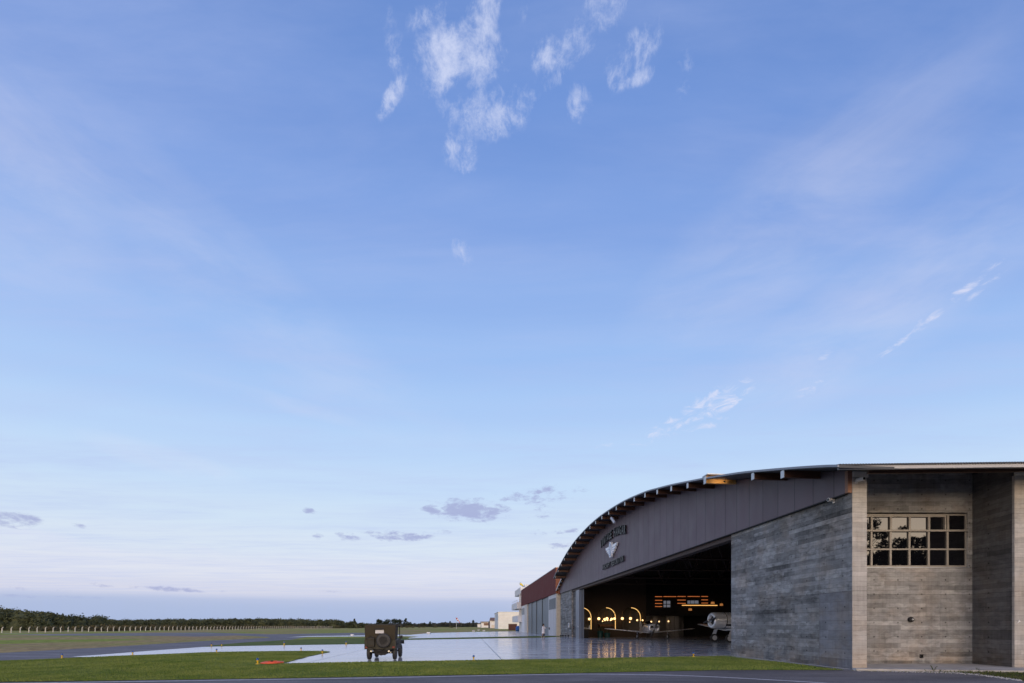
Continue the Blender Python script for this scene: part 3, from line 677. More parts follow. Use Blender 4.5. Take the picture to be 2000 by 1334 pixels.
# door leaves stacked at the far side
for i in range(4):
    hb(MB().box(S_DOOR + 0.35 * i, S_DOOR + 3.2, -0.06 - 0.11 * (3 - i) - 0.07, -0.06 - 0.11 * (3 - i), 0.02, Z0 - 0.3), 'door_leaf', M['door_edge'])
hb(MB().box(S_OPEN, S_REC, -0.55, -0.02, Z0 - 0.30, Z0 - 0.02), 'door_header', M['truss'])
# cladding panel under the arch
n_s = 120; ss = [0.17 + (59.25 - 0.17) * i / n_s for i in range(n_s + 1)]
mb = MB(); vs = []
for s in ss:
    zt = max(Z0 + 0.05, ztop(s) - 0.12)
    vs += [(s, 0.14, Z0), (s, 0.14, zt), (s, 0.0, zt), (s, 0.0, Z0)]
fs = []
for i in range(n_s):
    for k in range(4): fs.append((4 * i + k, 4 * i + (k + 1) % 4, 4 * i + 4 + (k + 1) % 4, 4 * i + 4 + k))
fs += [(0, 1, 2, 3), tuple(4 * n_s + k for k in (3, 2, 1, 0))]
mb.add(vs, fs); hb(mb, 'fascia', M['fascia'])
hb(MB().box(0.02, 0.165, -0.02, 0.16, Z0 - 0.02, ztop(0.1) - 0.14), 'corner_trim', M['trim'])
hb(MB().box(0.2, 59.2, 0.02, 0.15, Z0 - 0.05, Z0 - 0.004), 'drip_edge', M['black'])
# roof shell
def roof_strip(s0, s1, t0, t1, n, th=0.09, lift=0.0):
    m = MB(); v = []
    for i in range(n + 1):
        s = s0 + (s1 - s0) * i / n; z = ztop(s) + lift
        v += [(s, t0, z - th), (s, t1, z - th), (s, t1, z), (s, t0, z)]
    f = []
    for i in range(n):
        for k in range(4): f.append((4 * i + k, 4 * i + (k + 1) % 4, 4 * i + 4 + (k + 1) % 4, 4 * i + 4 + k))
    f += [(3, 2, 1, 0), tuple(4 * n + k for k in range(4))]
    return m.add(v, f)
rf = hb(roof_strip(3.0, 55.5, -34, 1.8, 104), 'roof', M['roofing'])
hb(roof_strip(-1.55, 3.0, -0.3, 1.8, 10), 'roof', M['roofing'])
hb(roof_strip(55.5, 60.2, -34, 0.55, 14), 'roof', M['roofing'])
hb(roof_strip(-1.55, 55.5, 1.8, 1.86, 110, 0.085, 0.015), 'edge_trim', M['edge_zinc'])
hb(roof_strip(55.5, 60.2, 0.55, 0.62, 14, 0.16, 0.02), 'edge_trim', M['zinc'])
# purlins with metal end caps
def purlin(s, t1, mat, h=0.30, big=False):
    z = ztop(s) - 0.095
    p = hb(MB().box(s - 0.06, s + 0.06, 0.14, t1, z - h, z + (0.0 if s < 30 else -0.02)), 'purlin', mat)
    hb(MB().box(s - 0.11 if not big else s - 0.13, s + 0.11, t1, t1 + 0.03, z - h - 0.01, z), 'end_cap', M['zinc'], parent=p)
k = 0; s = 2.0
for s in [1.55, 3.65] + [7.95 + 2.32 * i for i in range(21)]:
    if s > 54.6: break
    big = abs(s - 7.95) < 0.01
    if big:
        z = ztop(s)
        p = hb(MB().box(s - 0.07, s + 0.07, 0.14, 1.86, z - 0.32, z + 0.07), 'purlin', M['purlin_lit'])
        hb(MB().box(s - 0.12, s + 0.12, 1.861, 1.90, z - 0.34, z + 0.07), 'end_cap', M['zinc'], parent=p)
        hb(MB().box(s - 0.35, s + 0.25, 0.0, 1.92, z + 0.075, z + 0.12), 'ridge_flashing', M['zinc'])
    else: purlin(s, 1.76, M['purlin'])
for s in (56.2, 57.6, 58.9): purlin(s, 0.5, M['purlin'], 0.26)
hb(MB().box(S_END, S_END + 0.5, -0.3, 0.3, Z0 - 0.1, ztop(S_END + 0.3) - 0.12), 'corner_trim', M['rust_lit'])
# interior shell
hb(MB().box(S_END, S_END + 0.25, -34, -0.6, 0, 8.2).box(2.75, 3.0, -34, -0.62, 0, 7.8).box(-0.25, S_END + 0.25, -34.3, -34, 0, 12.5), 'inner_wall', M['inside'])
# timber trusses inside, seen faintly above the opening
for s in (14, 22, 30, 38, 46):
    zt = ztop(s) - 0.4
    m = MB()
    m.tube([(s, -0.7, zt - 0.2), (s, -33.8, zt - 0.2)], 0.10, 4); m.tube([(s, -0.7, Z0 + 0.5), (s, -33.8, Z0 + 0.5)], 0.10, 4)
    for q in range(9):
        a = -0.7 - q * 3.67; m.tube([(s, a, Z0 + 0.5), (s, a - 1.83, zt - 0.2)], 0.07, 4); m.tube([(s, a - 1.83, zt - 0.2), (s, a - 3.67, Z0 + 0.5)], 0.07, 4)
    hb(m, 'truss', M['truss'])

# sign: letters, badge, second line
FONTD = {}
def text_obj(txt, s_c, z_c, height, width, name, arch=0.0, depth=0.10):
    n = len(txt); par = thing(name, None, None, tuple(HF @ Vector((s_c, 0.14, z_c))), RZH)
    for i, ch in enumerate(txt):
        if ch == ' ': continue
        cu = bpy.data.curves.new('glyph', 'FONT'); cu.body = ch; cu.size = 1.0; cu.extrude = 0.5; cu.offset = 0.018
        ob = bpy.data.objects.new('tmp', cu); C.objects.link(ob)
        dg = bpy.context.evaluated_depsgraph_get(); me = bpy.data.meshes.new_from_object(ob.evaluated_get(dg)); bpy.data.objects.remove(ob)
        co = np.array([v.co[:] for v in me.vertices]); lo = co.min(0); hi = co.max(0)
        cw = width / n * 0.76 if ch != 'I' else width / n * 0.28
        x = (co[:, 0] - (lo[0] + hi[0]) / 2) / (hi[0] - lo[0]) * cw; yv = (co[:, 1] - (lo[1] + hi[1]) / 2) / (hi[1] - lo[1]) * height
        u = -width / 2 + (i + 0.5) * width / n
        s_off = -(u + x)                                   # reads left to right seen from the apron: s runs the other way
        zz = yv + arch * (1 - (2 * u / width) ** 2)
        tt = np.where(co[:, 2] > 0, 0.05 + depth, 0.05)
        for v, a, b_, c_ in zip(me.vertices, s_off, tt, zz): v.co = (a, b_, c_)
        me.materials.append(M['letter']); o = bpy.data.objects.new('letter', me); C.objects.link(o); o.parent = par
    return par
t1 = text_obj('VINTAGE HANGAR', 30.35, 10.58, 0.84, 8.6, 'sign', 0.42, 0.14)
tag(t1, 'raised black letters VINTAGE HANGAR curving across the arched cladding', 'sign')
t2 = text_obj('AIRCRAFT RESTORATION', 30.4, 8.02, 0.55, 7.2, 'sign', 0.0, 0.10)
tag(t2, 'smaller row of raised black letters below the winged badge', 'sign')
eb = thing('emblem', 'white winged oval badge mounted between two rows of lettering', 'emblem', tuple(HF @ Vector((30.6, 0.14, 9.42))), RZH)
def eh(mb, name, mat, parent=None): return mb.build(name, mat, parent or eb, HF @ Matrix.Translation((30.6, 0.14, 9.42)))
def fl(pts, y0, y1): return MB().ext([(a, y0, b) for a, b in pts], (0, y1 - y0, 0))
ov = [(0.52 * math.sin(a), 0.78 * math.cos(a) * (1.0 if math.cos(a) > 0 else 1.04)) for a in [2 * math.pi * i / 28 for i in range(28)]]
eh(fl([(a * 1.0, b) for a, b in ov], 0.06, 0.30), 'shield', M['emblem'])
eh(fl([(a * 0.80, b * 0.84) for a, b in ov], 0.30, 0.33), 'shield_ring', M['emblem_grey'])
eh(fl([(a * 0.58, b * 0.70) for a, b in ov], 0.33, 0.35), 'shield_centre', M['emblem'])
eh(fl([(-.07, .45), (.07, .45), (.05, .08), (.16, 0), (.05, -.08), (.07, -.45), (-.07, -.45), (-.05, -.08), (-.16, 0), (-.05, .08)], 0.35, 0.38), 'propeller', M['emblem_grey'])
for sg in (1, -1):
    wg = [(0.3, 0.38), (1.92, 0.42), (1.74, 0.15), (1.5, 0.13), (1.4, -0.10), (1.14, -0.12), (1.04, -0.30), (0.8, -0.32), (0.7, -0.46), (0.3, -0.46)]
    wo_ = eh(fl([(sg * a, b) for a, b in wg], 0.06, 0.22), 'wing', M['emblem'])
    for (a0, b0, a1, b1) in ((.5, .13, 1.72, .15), (.5, -.10, 1.38, -.10), (.5, -.30, 1.02, -.30)):
        eh(MB().tube([(sg * a0, 0.225, b0), (sg * a1, 0.225, b1)], 0.022, 4), 'feather_line', M['emblem_grey'], wo_)
eh(fl([(a * 1.0 - 0.0, b) for a, b in ov], 0.0, 0.055), 'backing', M['letter'])

# ------------------------------------------------------------------ wing with the window (part of the same building)
def wb(mb, name, mat, bevel=0.0, parent=None): return mb.build(name, mat, parent or hg, ID, bevel)
YB = 20.75
wz0, wz1 = H_CAM + (1222 - 1107.5) / FPX * YB, H_CAM + (1222 - 1001) / FPX * YB
wx0, wx1 = 13.85, 19.56
m = MB()
m.box(13.6, 19.78, YB, YB + 0.3, 0, wz0).box(13.6, 19.78, YB, YB + 0.3, wz1, 8.36).box(13.6, wx0, YB, YB + 0.3, wz0, wz1).box(wx1, 19.78, YB, YB + 0.3, wz0, wz1)
wb(m, 'wall', M['conc_warm'])
# return wall and right pillar
_rp = [(19.625, 18.96), (20.3, 18.96), (20.3, 21.4), (19.77, 21.4), (19.76, 20.72)]
wb(MB().add([(x, y, 0) for x, y in _rp] + [(x, y, 7.41 + 0.26 * (y - 17.3)) for x, y in _rp], [(i, (i + 1) % 5, 5 + (i + 1) % 5, 5 + i) for i in range(5)] + [(4, 3, 2, 1, 0), (5, 6, 7, 8, 9)]), 'wall', M['conc_shaded'])
wb(MB().box(19.61, 22.5, 18.86, 18.955, 0, 7.56), 'pillar', M['conc_pale'])
wb(MB().box(19.58, 22.5, 18.80, 18.855, 7.565, 7.76), 'pillar_cap', M['cap_pale'])
# dark room behind the glass
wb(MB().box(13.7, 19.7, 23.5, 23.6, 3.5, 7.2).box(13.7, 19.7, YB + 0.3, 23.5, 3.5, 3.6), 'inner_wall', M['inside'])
# wing roof
zr = lambda x: 7.30 + 0.012 * (x - 11.8)
xs0, xs1 = 11.72, 24.0
m = MB().ext([(xs0, 17.30, zr(xs0)), (xs1, 17.30, zr(xs1)), (xs1, 17.30, zr(xs1) + 0.13), (xs0, 17.30, zr(xs0) + 0.13)], (0, 0.12, 0)); wb(m, 'gutter', M['gutter'], 0.01)
m = MB(); v = []; nn = 480
for i in range(nn + 1):
    x = xs0 + (xs1 - xs0) * i / nn; z = zr(x) + 0.165 + 0.022 * math.sin(i * 2 * math.pi / 4.0)
    yb_ = 21.9 if x > 13.7 else 17.55
    v += [(x, 17.26, z - 0.03), (x, 17.26, z), (x, yb_, z + 0.26 * (yb_ - 17.3)), (x, yb_, z - 0.03 + 0.26 * (yb_ - 17.3))]
f = []
for i in range(nn):
    for k in range(4): f.append((4 * i + k, 4 * i + (k + 1) % 4, 4 * i + 4 + (k + 1) % 4, 4 * i + 4 + k))
m.add(v, f); wb(m, 'roof', M['roofing'])
wb(MB().add([(x, y, 7.30 + 0.012 * (x - 11.8) + 0.26 * (y - 17.3) + dz_) for dz_ in (0.0, 0.05) for (x, y) in ((13.15, 17.43), (xs1, 17.43), (xs1, 20.95), (13.15, 20.95))], [(0, 1, 2, 3), (7, 6, 5, 4), (0, 4, 5, 1), (1, 5, 6, 2), (2, 6, 7, 3), (3, 7, 4, 0)]), 'soffit', M['soffit'])
wb(MB().ext([(13.2, 17.9, 7.455), (xs1, 17.9, 7.58), (xs1, 17.9, 7.47), (13.2, 17.9, 7.345)], (0, 0.10, 0)), 'beam', M['purlin'])
# window
win = MB(); YF = YB + 0.07
wn_ = wb(MB().box(wx0, wx1, YF - 0.02, YF + 0.08, wz0, wz0 + 0.075).box(wx0, wx1, YF - 0.02, YF + 0.08, wz1 - 0.12, wz1 - 0.05).box(wx1 - 0.05, wx1, YF - 0.02, YF + 0.08, wz0 + 0.075, wz1 - 0.12), 'window', M['beige_metal'], 0.004)
vx = [14.66, 15.47, 16.29, 17.10, 17.93, 18.74, 19.50]
hz = [H_CAM + (1222 - q) / FPX * YF for q in (1106, 1073, 1037, 1008)]
for i in range(4):
    pass
for x in vx[:-1]:
    wb(MB().box(x - 0.042, x + 0.042, YF - 0.035, YF + 0.05, wz0 + 0.08, hz[2] - 0.04), 'mullion', M['beige_metal'], 0.004, wn_)
    wb(MB().box(x - 0.042, x + 0.042, YF - 0.055, YF + 0.03, hz[2] + 0.045, wz1 - 0.125), 'mullion', M['beige_metal'], 0.004, wn_)
wb(MB().box(wx0, wx1 - 0.05, YF - 0.04, YF + 0.05, hz[1] - 0.035, hz[1] + 0.035), 'transom', M['beige_metal'], 0.004, wn_)
wb(MB().box(wx0, wx1 - 0.02, YF - 0.09, YF + 0.05, hz[2] - 0.04, hz[2] + 0.04), 'transom', M['beige_metal'], 0.004, wn_)
wb(MB().box(wx0, 18.64, YF - 0.075, YF + 0.02, wz1 - 0.19, wz1 - 0.13).box(18.58, 18.64, YF - 0.075, YF + 0.02, hz[2] + 0.05, wz1 - 0.19), 'sash_frame', M['beige_metal'], 0.004, wn_)
rows = [(wz0 + 0.075, hz[1] - 0.03), (hz[1] + 0.03, hz[2] - 0.035), (hz[2] + 0.035, wz1 - 0.12)]
xe = [wx0] + vx[:-1] + [wx1 - 0.05]
for r_, (a, b_) in enumerate(rows):
    for i in range(len(xe) - 1):
        x0, x1 = xe[i] + 0.02, xe[i + 1] - 0.02
        tl = random.uniform(-0.006, 0.006); tl2 = random.uniform(-0.004, 0.004)
        y = YF + 0.012
        pm_ = MB().ext([(x0, y + tl2, a), (x1, y - tl2, a), (x1, y - tl2 + tl, b_), (x0, y + tl2 + tl, b_)], (0, 0.008, 0))
        wb(pm_, 'pane', M['glass'], 0, wn_)
# sill strip
wb(MB().box(14.9, 19.6, YB - 0.05, YB - 0.002, wz0 - 0.035, wz0 - 0.002), 'sill', M['zinc'])
# slab at the foot of the recess
sl_ = MB().prism([(13.75, 20.74), (19.74, 20.74), (19.62, 18.84), (22.5, 18.8), (22.5, 17.1), (18.5, 17.45), (13.0, 18.25), (13.1, 18.62), (13.75, 18.62)][::-1], 0.0, 0.075)
o = sl_.build('paving_slab', M['slab'], None, ID, 0.01); o['kind'] = 'structure'

# fittings on the walls
def bullet_cam(px, py, Y, yaw, label):
    p = P(px, py, Y); th_ = thing('security_camera', label, 'camera', p, yaw, 'white security cameras on the building')
    fr = Matrix.Translation(p) @ Matrix.Rotation(yaw, 4, 'Z')
    MB().lathe([(0.06, 0.0), (0.07, 0.02), (0.07, 0.24), (0.075, 0.27)], (0, -0.14, 0), 'y', 16).xf(Matrix.Rotation(R(180), 4, 'Z')).build('housing', M['cam_white'], th_, fr)
    MB().lathe([(0.055, 0.0), (0.05, 0.012)], (0, 0.0, 0), 'y', 14).xf(Matrix.Translation((0, -0.145, 0))).build('lens', M['black_gloss'], th_, fr)
    MB().tube([(0, 0.0, 0), (0.03, 0.16, -0.05)], 0.02, 6).box(-0.04, 0.10, 0.15, 0.17, -0.11, 0.01).build('bracket', M['cam_white'], th_, fr)
bullet_cam(1680, 936.5, 18.50, R(25), 'white bullet camera under the cap of the pale concrete pillar')
bullet_cam(1622.5, 976.5, 19.55, R(-70), 'white bullet camera under the cladding on the side wall')
dc = thing('security_camera', 'white dome camera at the near top corner of the neighbouring hangar', 'camera', P(1081.5, 1163, 84), 0, 'white security cameras on the building')
fr = Matrix.Translation(P(1081.5, 1163, 84))
MB().lathe([(0.26, 0.25), (0.26, 0.05), (0.22, 0.0)], (0, 0, 0), 'z', 16).build('housing', M['cam_white'], dc, fr); MB().sphere((0, 0, -0.02), 0.2, 14, 8).build('dome', M['cam_white'], dc, fr); MB().box(0, 1.0, -0.05, 0.05, 0.25, 0.33).build('bracket', M['cam_white'], dc, fr)
# tube lamp under the eave
p0 = Vector(P(1194, 1017, 43.5)); tl = thing('eave_lamp', 'pale tube spotlight hanging under the curved eave near the sign', 'spotlight', tuple(p0))
MB().tube([(0, 0, 0.25), (0.25, -0.35, -0.28)], 0.13, 10).build('tube', M['zinc'], tl, Matrix.Translation(p0)); MB().tube([(0, 0, 0.2), (-0.1, 0.1, 0.6)], 0.04, 6).build('bracket', M['black'], tl, Matrix.Translation(p0))
bs = 7.95; bz = ztop(bs); bl_p = HF @ Vector((bs - 0.75, 1.15, bz - 0.42)); ul = thing('beam_uplight', 'small warm uplight shining on the bright timber beam at the roof edge', 'spotlight', tuple(bl_p), RZH)
MB().tube([(0, 0, -.02), (.10, 0, .05)], .035, 10).build('housing', M['black'], ul, MATS[ul.name]); MB().tube([(0, 0, 0), (-.05, 0, .10), (-.05, 0, .30)], .01, 6).build('bracket', M['black'], ul, MATS[ul.name])
bl_ = bpy.data.lights.new('beam_glow', 'SPOT'); bl_.energy = 9; bl_.color = (1.0, 0.76, 0.50); bl_.spot_size = R(105); bl_.spot_blend = 0.6; bl_.shadow_soft_size = 0.04
blo = bpy.data.objects.new('beam_glow', bl_); C.objects.link(blo); blo.parent = ul; blo.location = (.13, 0, .06); blo.rotation_euler = Vector((-0.80, 0.0, -0.38)).to_track_quat('Z', 'Y').to_euler()
# wall lamp and socket box on the recess wall
p0 = Vector(P(1777.5, 1210, YB)); wl = thing('wall_lamp', 'round black wall lamp with small pale lens on the concrete below the window', 'wall lamp', tuple(p0))
MB().lathe([(0.11, 0.0), (0.12, -0.05), (0.10, -0.10), (0.06, -0.115)], (0, 0, 0), 'y', 20).build('housing', M['black'], wl, Matrix.Translation(p0)); MB().sphere((0.02, -0.11, 0.0), 0.045, 12, 8).build('lens', M['chrome'], wl, Matrix.Translation(p0))
p0 = Vector(P(1799, 1281.5, YB)); vb = thing('socket_box', 'small black rectangular box low on the concrete wall', 'socket', tuple(p0))
MB().box(-0.065, 0.065, -0.05, 0, -0.08, 0.08).build('housing', M['black'], vb, Matrix.Translation(p0), 0.006); MB().box(-0.045, 0.045, -0.062, -0.051, -0.06, 0.055).build('cover', M['black_gloss'], vb, Matrix.Translation(p0))
p0 = Vector(P(1989.5, 1214, 18.86)); bk = MB().ext([(-0.07, 0, -0.07), (-0.02, 0, -0.03), (0.07, 0, 0.01), (0.02, 0, 0.03), (0.0, 0, 0.08), (-0.02, 0, 0.02)], (0, -0.02, 0)).build('wall_bracket', M['white_paint'], None, Matrix.Translation(p0 + Vector((0, -0.003, 0))))
tag(bk, 'small white splayed bracket on the right-edge concrete pillar', 'bracket')
p0 = Vector(P(1111, 1221, 70.6)); sg = thing('wall_sign', 'small white notice on the concrete left of the open doorway', 'sign', tuple(p0)); MB().box(-0.03, 0.03, -0.25, 0.25, -0.35, 0.35).build('board', M['white_paint'], sg, Matrix.Translation(p0) @ Matrix.Rotation(RZH - R(90), 4, 'Z')); MB().box(-0.05, -0.031, -0.17, 0.17, -0.05, 0.2).build('print', M['emblem_grey'], sg, Matrix.Translation(p0) @ Matrix.Rotation(RZH - R(90), 4, 'Z'))
p0 = Vector(P(1121, 1225.5, 66.9)); cb = thing('control_box', 'small dark control box beside the stacked sliding doors', 'control box', tuple(p0)); MB().box(-0.10, 0.0, -0.18, 0.18, -0.25, 0.25).build('housing', M['black'], cb, Matrix.Translation(p0) @ Matrix.Rotation(RZH - R(90), 4, 'Z'), 0.01); MB().box(-0.125, -0.101, -0.08, 0.08, -0.1, 0.1).build('switch', M['red_lamp'], cb, Matrix.Translation(p0) @ Matrix.Rotation(RZH - R(90), 4, 'Z'))

# floodlights along the foot of the side wall
def floodlight(loc, rz, sc_=1.0):
    th_ = thing('floodlight', 'x', 'floodlight', loc, rz, 'black floodlights at the foot of the hangar wall'); f_ = MATS[th_.name]
    MB().box(-0.07, 0.07, -0.05, 0.05, 0, 0.03).box(-0.012, 0.012, -0.012, 0.012, 0.03, 0.12).build('stand', M['black'], th_, f_)
    MB().box(-0.10, 0.10, -0.06, 0.05, 0.0, 0.15).xf(Matrix.Translation((0, 0.0, 0.11)) @ Matrix.Rotation(R(25), 4, 'X')).build('housing', M['black'], th_, f_, 0.01)
    MB().box(-0.085, 0.085, -0.01, 0.01, 0.015, 0.135).xf(Matrix.Translation((0, -0.062, 0.115)) @ Matrix.Rotation(R(25), 4, 'X')).build('lens', M['black_gloss'], th_, f_)
    return th_
fl0 = None
for i, (px, py, Y) in enumerate([(1444.7, 1278.5, 0), (1489.5, 1285, 0), (1540.5, 1291.5, 0), (1605, 1299, 0)]):
    p = G(px, py, 0.03); lab = ['black floodlight nearest the open doorway at the foot of the wall', 'second black floodlight from the doorway along the wall', 'third black floodlight from the doorway along the wall', 'black floodlight nearest the pale corner pillar at the wall foot'][i]
    if fl0 is None: fl0 = floodlight((p[0], p[1], 0.03), RZH + R(90)); fl0['label'] = lab
    else: dup(fl0, (p[0], p[1], 0.03), RZH + R(90) + 0.1 * i, lab)
for i, (px, py) in enumerate([(1095.5, 1242.4), (1099.5, 1242.6), (1104.5, 1242.9), (1110, 1243.2)]):
    p = G(px, py + 1.6, 0.0); s_ = 1.15
    dup(fl0, (p[0], p[1], 0.01), RZH + R(90), ['tiny far floodlight closest to the neighbouring hangar', 'second tiny floodlight from the neighbouring hangar', 'third tiny floodlight from the neighbouring hangar', 'tiny far floodlight closest to the stacked sliding doors'][i], scale=(s_, s_, s_))

# ------------------------------------------------------------------ inside the hangar: arched bar wall
SA = 53.6
arches = [(1127.5, 1153.5), (1167, 1204), (1216, 1253.5)]
def tz(px, py, s=SA): return onS(px, py, s)
bw = thing('bar_wall', 'dark partition with three arched openings edged in glowing strip at the back of the hangar', 'partition', tuple(HF @ Vector((SA, -1, 0))), RZH)
segs = []
ar = []
for i, (a, b_) in enumerate([(1118, 1156.5), (1167, 1204.2), (1216, 1253.5)]):
    ta, _ = tz(a, 1200); tb, _ = tz(b_, 1200); c_ = (ta + tb) / 2; r_ = abs(tb - ta) / 2; _, ztp = tz(b_, 1186.3); _, zb = tz(b_, 1229.5)
    ar.append((c_, r_, ztp - r_, zb))
WT = 0.9
def wall_with_arches():
    m = MB(); z_top = 9.0
    edges = [-0.7] + [q for (c_, r_, zs, zb) in ar for q in (c_ + r_, c_ - r_)] + [tz(1262, 1200)[0]]
    for i in range(0, len(edges), 2): m.box(SA, SA + WT, edges[i + 1], edges[i], 0, z_top) if edges[i] > edges[i + 1] else None
    for (c_, r_, zs, zb) in ar:
        m.box(SA, SA + WT, c_ - r_, c_ + r_, 0, zb)
        n = 20; pts = [(c_ + r_ * math.cos(math.pi * k / n), zs + r_ * math.sin(math.pi * k / n)) for k in range(n + 1)]
        poly = [(SA, a, b) for a, b in pts] + [(SA, c_ - r_, z_top), (SA, c_ + r_, z_top)]
        for k in range(n):
            (a0, b0), (a1, b1) = pts[k], pts[k + 1]
            m.ext([(SA, a0, b0), (SA, a1, b1), (SA, a1, z_top), (SA, a0, z_top)], (WT, 0, 0))
    return m
hbw = wall_with_arches().build('wall', pbr('dark_brown_partition', (0.045, 0.030, 0.022), 0.7), bw, HF, 0, True)
for (c_, r_, zs, zb) in ar:
    pts = [(SA + 0.45, c_ - r_ + 0.05, zb + 0.02), (SA + 0.45, c_ - r_ + 0.05, zs)] + [(SA + 0.45, c_ + (r_ - 0.05) * math.cos(math.pi * (1 - k / 20)), zs + (r_ - 0.05) * math.sin(math.pi * (1 - k / 20))) for k in range(1, 11)]
    MB().tube(pts, 0.038, 6).build('light_strip', M['led'], bw, HF)
MB().box(SA + 4.6, SA + 4.7, -20, -0.7, 0, 8.8).build('back_wall', M['grey_wall'], bw, HF)
# bar counters visible through the arches
bc = thing('bar_counter', 'dim wooden bar counter behind the middle arch', 'counter', tuple(HF @ Vector((SA + 2.5, -4, 0))), RZH)
ta, z1_ = tz(1169, 1219.5, SA + 2.5); tb, z0_ = tz(1201, 1223.5, SA + 2.5)
MB().box(SA + 2.2, SA + 2.8, tb, ta, z0_, z1_).build('counter_top', M['bar_wood'], bc, HF, 0.02); MB().box(SA + 2.35, SA + 2.7, tb + .1, ta - .1, 0, z0_ - .01).build('counter_front', M['truss'], bc, HF)
# globe lamps
def lamp(px, py, r, s, mat, name, label, grp, rod=1.2):
    t_, z_ = tz(px, py, s); loc = HF @ Vector((s, t_, z_)); th_ = thing(name, label, 'lamp', tuple(loc), RZH, grp); f_ = MATS[th_.name]
    MB().sphere((0, 0, 0), r, 14, 10).build('globe', mat, th_, f_); MB().tube([(0, 0, r * 0.98), (0, 0, rod)], 0.018, 6).lathe([(0.05, r * 0.95), (0.05, r * 1.2)], n=8).build('stem', M['brass'], th_, f_)
    return th_
for px, py, r, w_ in [(1136.5, 1209, .17, 0), (1151, 1209, .18, 0), (1169.5, 1208.3, .20, 1), (1180.5, 1209.5, .15, 1), (1185.5, 1208, .20, 1), (1194.5, 1209, .17, 1), (1200.3, 1208.3, .18, 1), (1186.5, 1211.3, .11, 1), (1192.5, 1211.2, .11, 1), (1181.5, 1211.6, .11, 1), (1177, 1213.3, .09, 1),
                      (1215.5, 1208, .20, 2), (1231.5, 1208, .20, 2), (1244.5, 1211.3, .13, 2), (1255, 1211.4, .12, 2), (1230, 1215, .08, 2)]:
    lab = ['warm glowing globe lamp in the leftmost arch beside the sliding doors', 'warm glowing globe lamp in the middle arch', 'warm glowing globe lamp in the rightmost arch'][w_]
    lamp(px, py, r, SA - 0.6 if r > .16 else SA - 0.3, M['globe'], 'globe_lamp', lab, ['lamps of the leftmost arch', 'lamps of the middle arch', 'lamps of the rightmost arch'][w_])
for i, (px, py) in enumerate([(1272, 1214.2), (1287, 1213.8), (1305.6, 1213.5)]):
    lamp(px, py, .12, SA - 0.5, M['globe_small'], 'small_lamp', ['small glowing bulb just left of the propeller', 'small glowing bulb right of the upright propeller blade', 'small glowing bulb in front of the grey door panels'][i], 'small bulbs behind the grey aircraft', 0.5)
for a, b_, q in [(1136, 1152, 1211), (1169, 1202, 1211), (1218, 1246, 1211)]:
    t0, z0_ = tz(a, q, SA - 0.3); t1_, _ = tz(b_, q, SA - 0.3)
    rl = MB().tube([(SA - .3, t0, z0_), (SA - .3, t1_, z0_)], 0.03, 6).tube([(SA - .3, t0, z0_), (SA - .3, t0, z0_ - .12)], 0.02, 6).tube([(SA - .3, t1_, z0_), (SA - .3, t1_, z0_ - .12)], 0.02, 6).build('lamp_rail', M['brass'], None, HF)
    tag(rl, {1136: 'thin brass lamp rail across the leftmost arch', 1169: 'thin brass lamp rail across the middle arch', 1218: 'thin brass lamp rail across the rightmost arch'}[a], 'lamp rail')
# mezzanine with lit shelves
mz = thing('lit_shelving', 'dark shelving with rows of amber strip lights high in the hangar', 'shelving', tuple(HF @ Vector((SA, -13, 0))), RZH)
t0, _ = tz(1262, 1200); t1_, _ = tz(1440, 1200)
MB().box(SA, SA + 0.2, t1_, t0 - 0.01, 3.4, 9.0).build('back_panel', M['inside'], mz, HF)
MB().box(SA - 1.2, SA - 0.02, t1_, t0 - 0.01, 3.2, 3.45).build('floor_slab', M['inside'], mz, HF)
def strip(a, b_, q, mat, name='light_strip', hh=0.075):
    ta, z_ = tz(a, q, SA - 0.1); tb, _ = tz(b_, q, SA - 0.1)
    sh = MB().box(SA - 0.35, SA - 0.01, tb, ta, z_ + hh / 2 + 0.002, z_ + hh / 2 + 0.05).build('shelf', M['truss'], mz, HF)
    MB().box(SA - 0.16, SA - 0.08, tb, ta, z_ - hh / 2, z_ + hh / 2).build(name, mat, sh, HF)
for q in (1165.3, 1172.5, 1178.7, 1184.7): strip(1279.5, 1293, q, M['led_shelf'])
strip(1296, 1320.5, 1165.2, M['led_shelf'])
for q in (1165, 1172, 1178.4): strip(1323, 1339, q, M['led_shelf'])
strip(1343, 1366.5, 1165, M['led_shelf'])
for q in (1165, 1171.6, 1177.8): strip(1370, 1382.5, q, M['led_shelf'])
strip(1332, 1401, 1182.2, M['led_long'], hh=0.10)
for a, b_ in ((1296.2, 1300.8), (1302.6, 1309)):
    for q0, q1 in ((1173.5, 1179.5), (1181, 1186)):
        ta, za = tz(a, q1, SA - .05); tb, zb_ = tz(b_, q0, SA - .05); MB().box(SA - 0.08, SA - 0.01, tb, ta, za, zb_).build('pane', M['grey_pane'], mz, HF)
for a, b_ in ((1343, 1347.6), (1349, 1356), (1357.2, 1364)):
    ta, za = tz(a, 1179, SA - .05); tb, zb_ = tz(b_, 1173, SA - .05); MB().box(SA - 0.08, SA - 0.01, tb, ta, za, zb_).build('pane', M['grey_pane'], mz, HF)
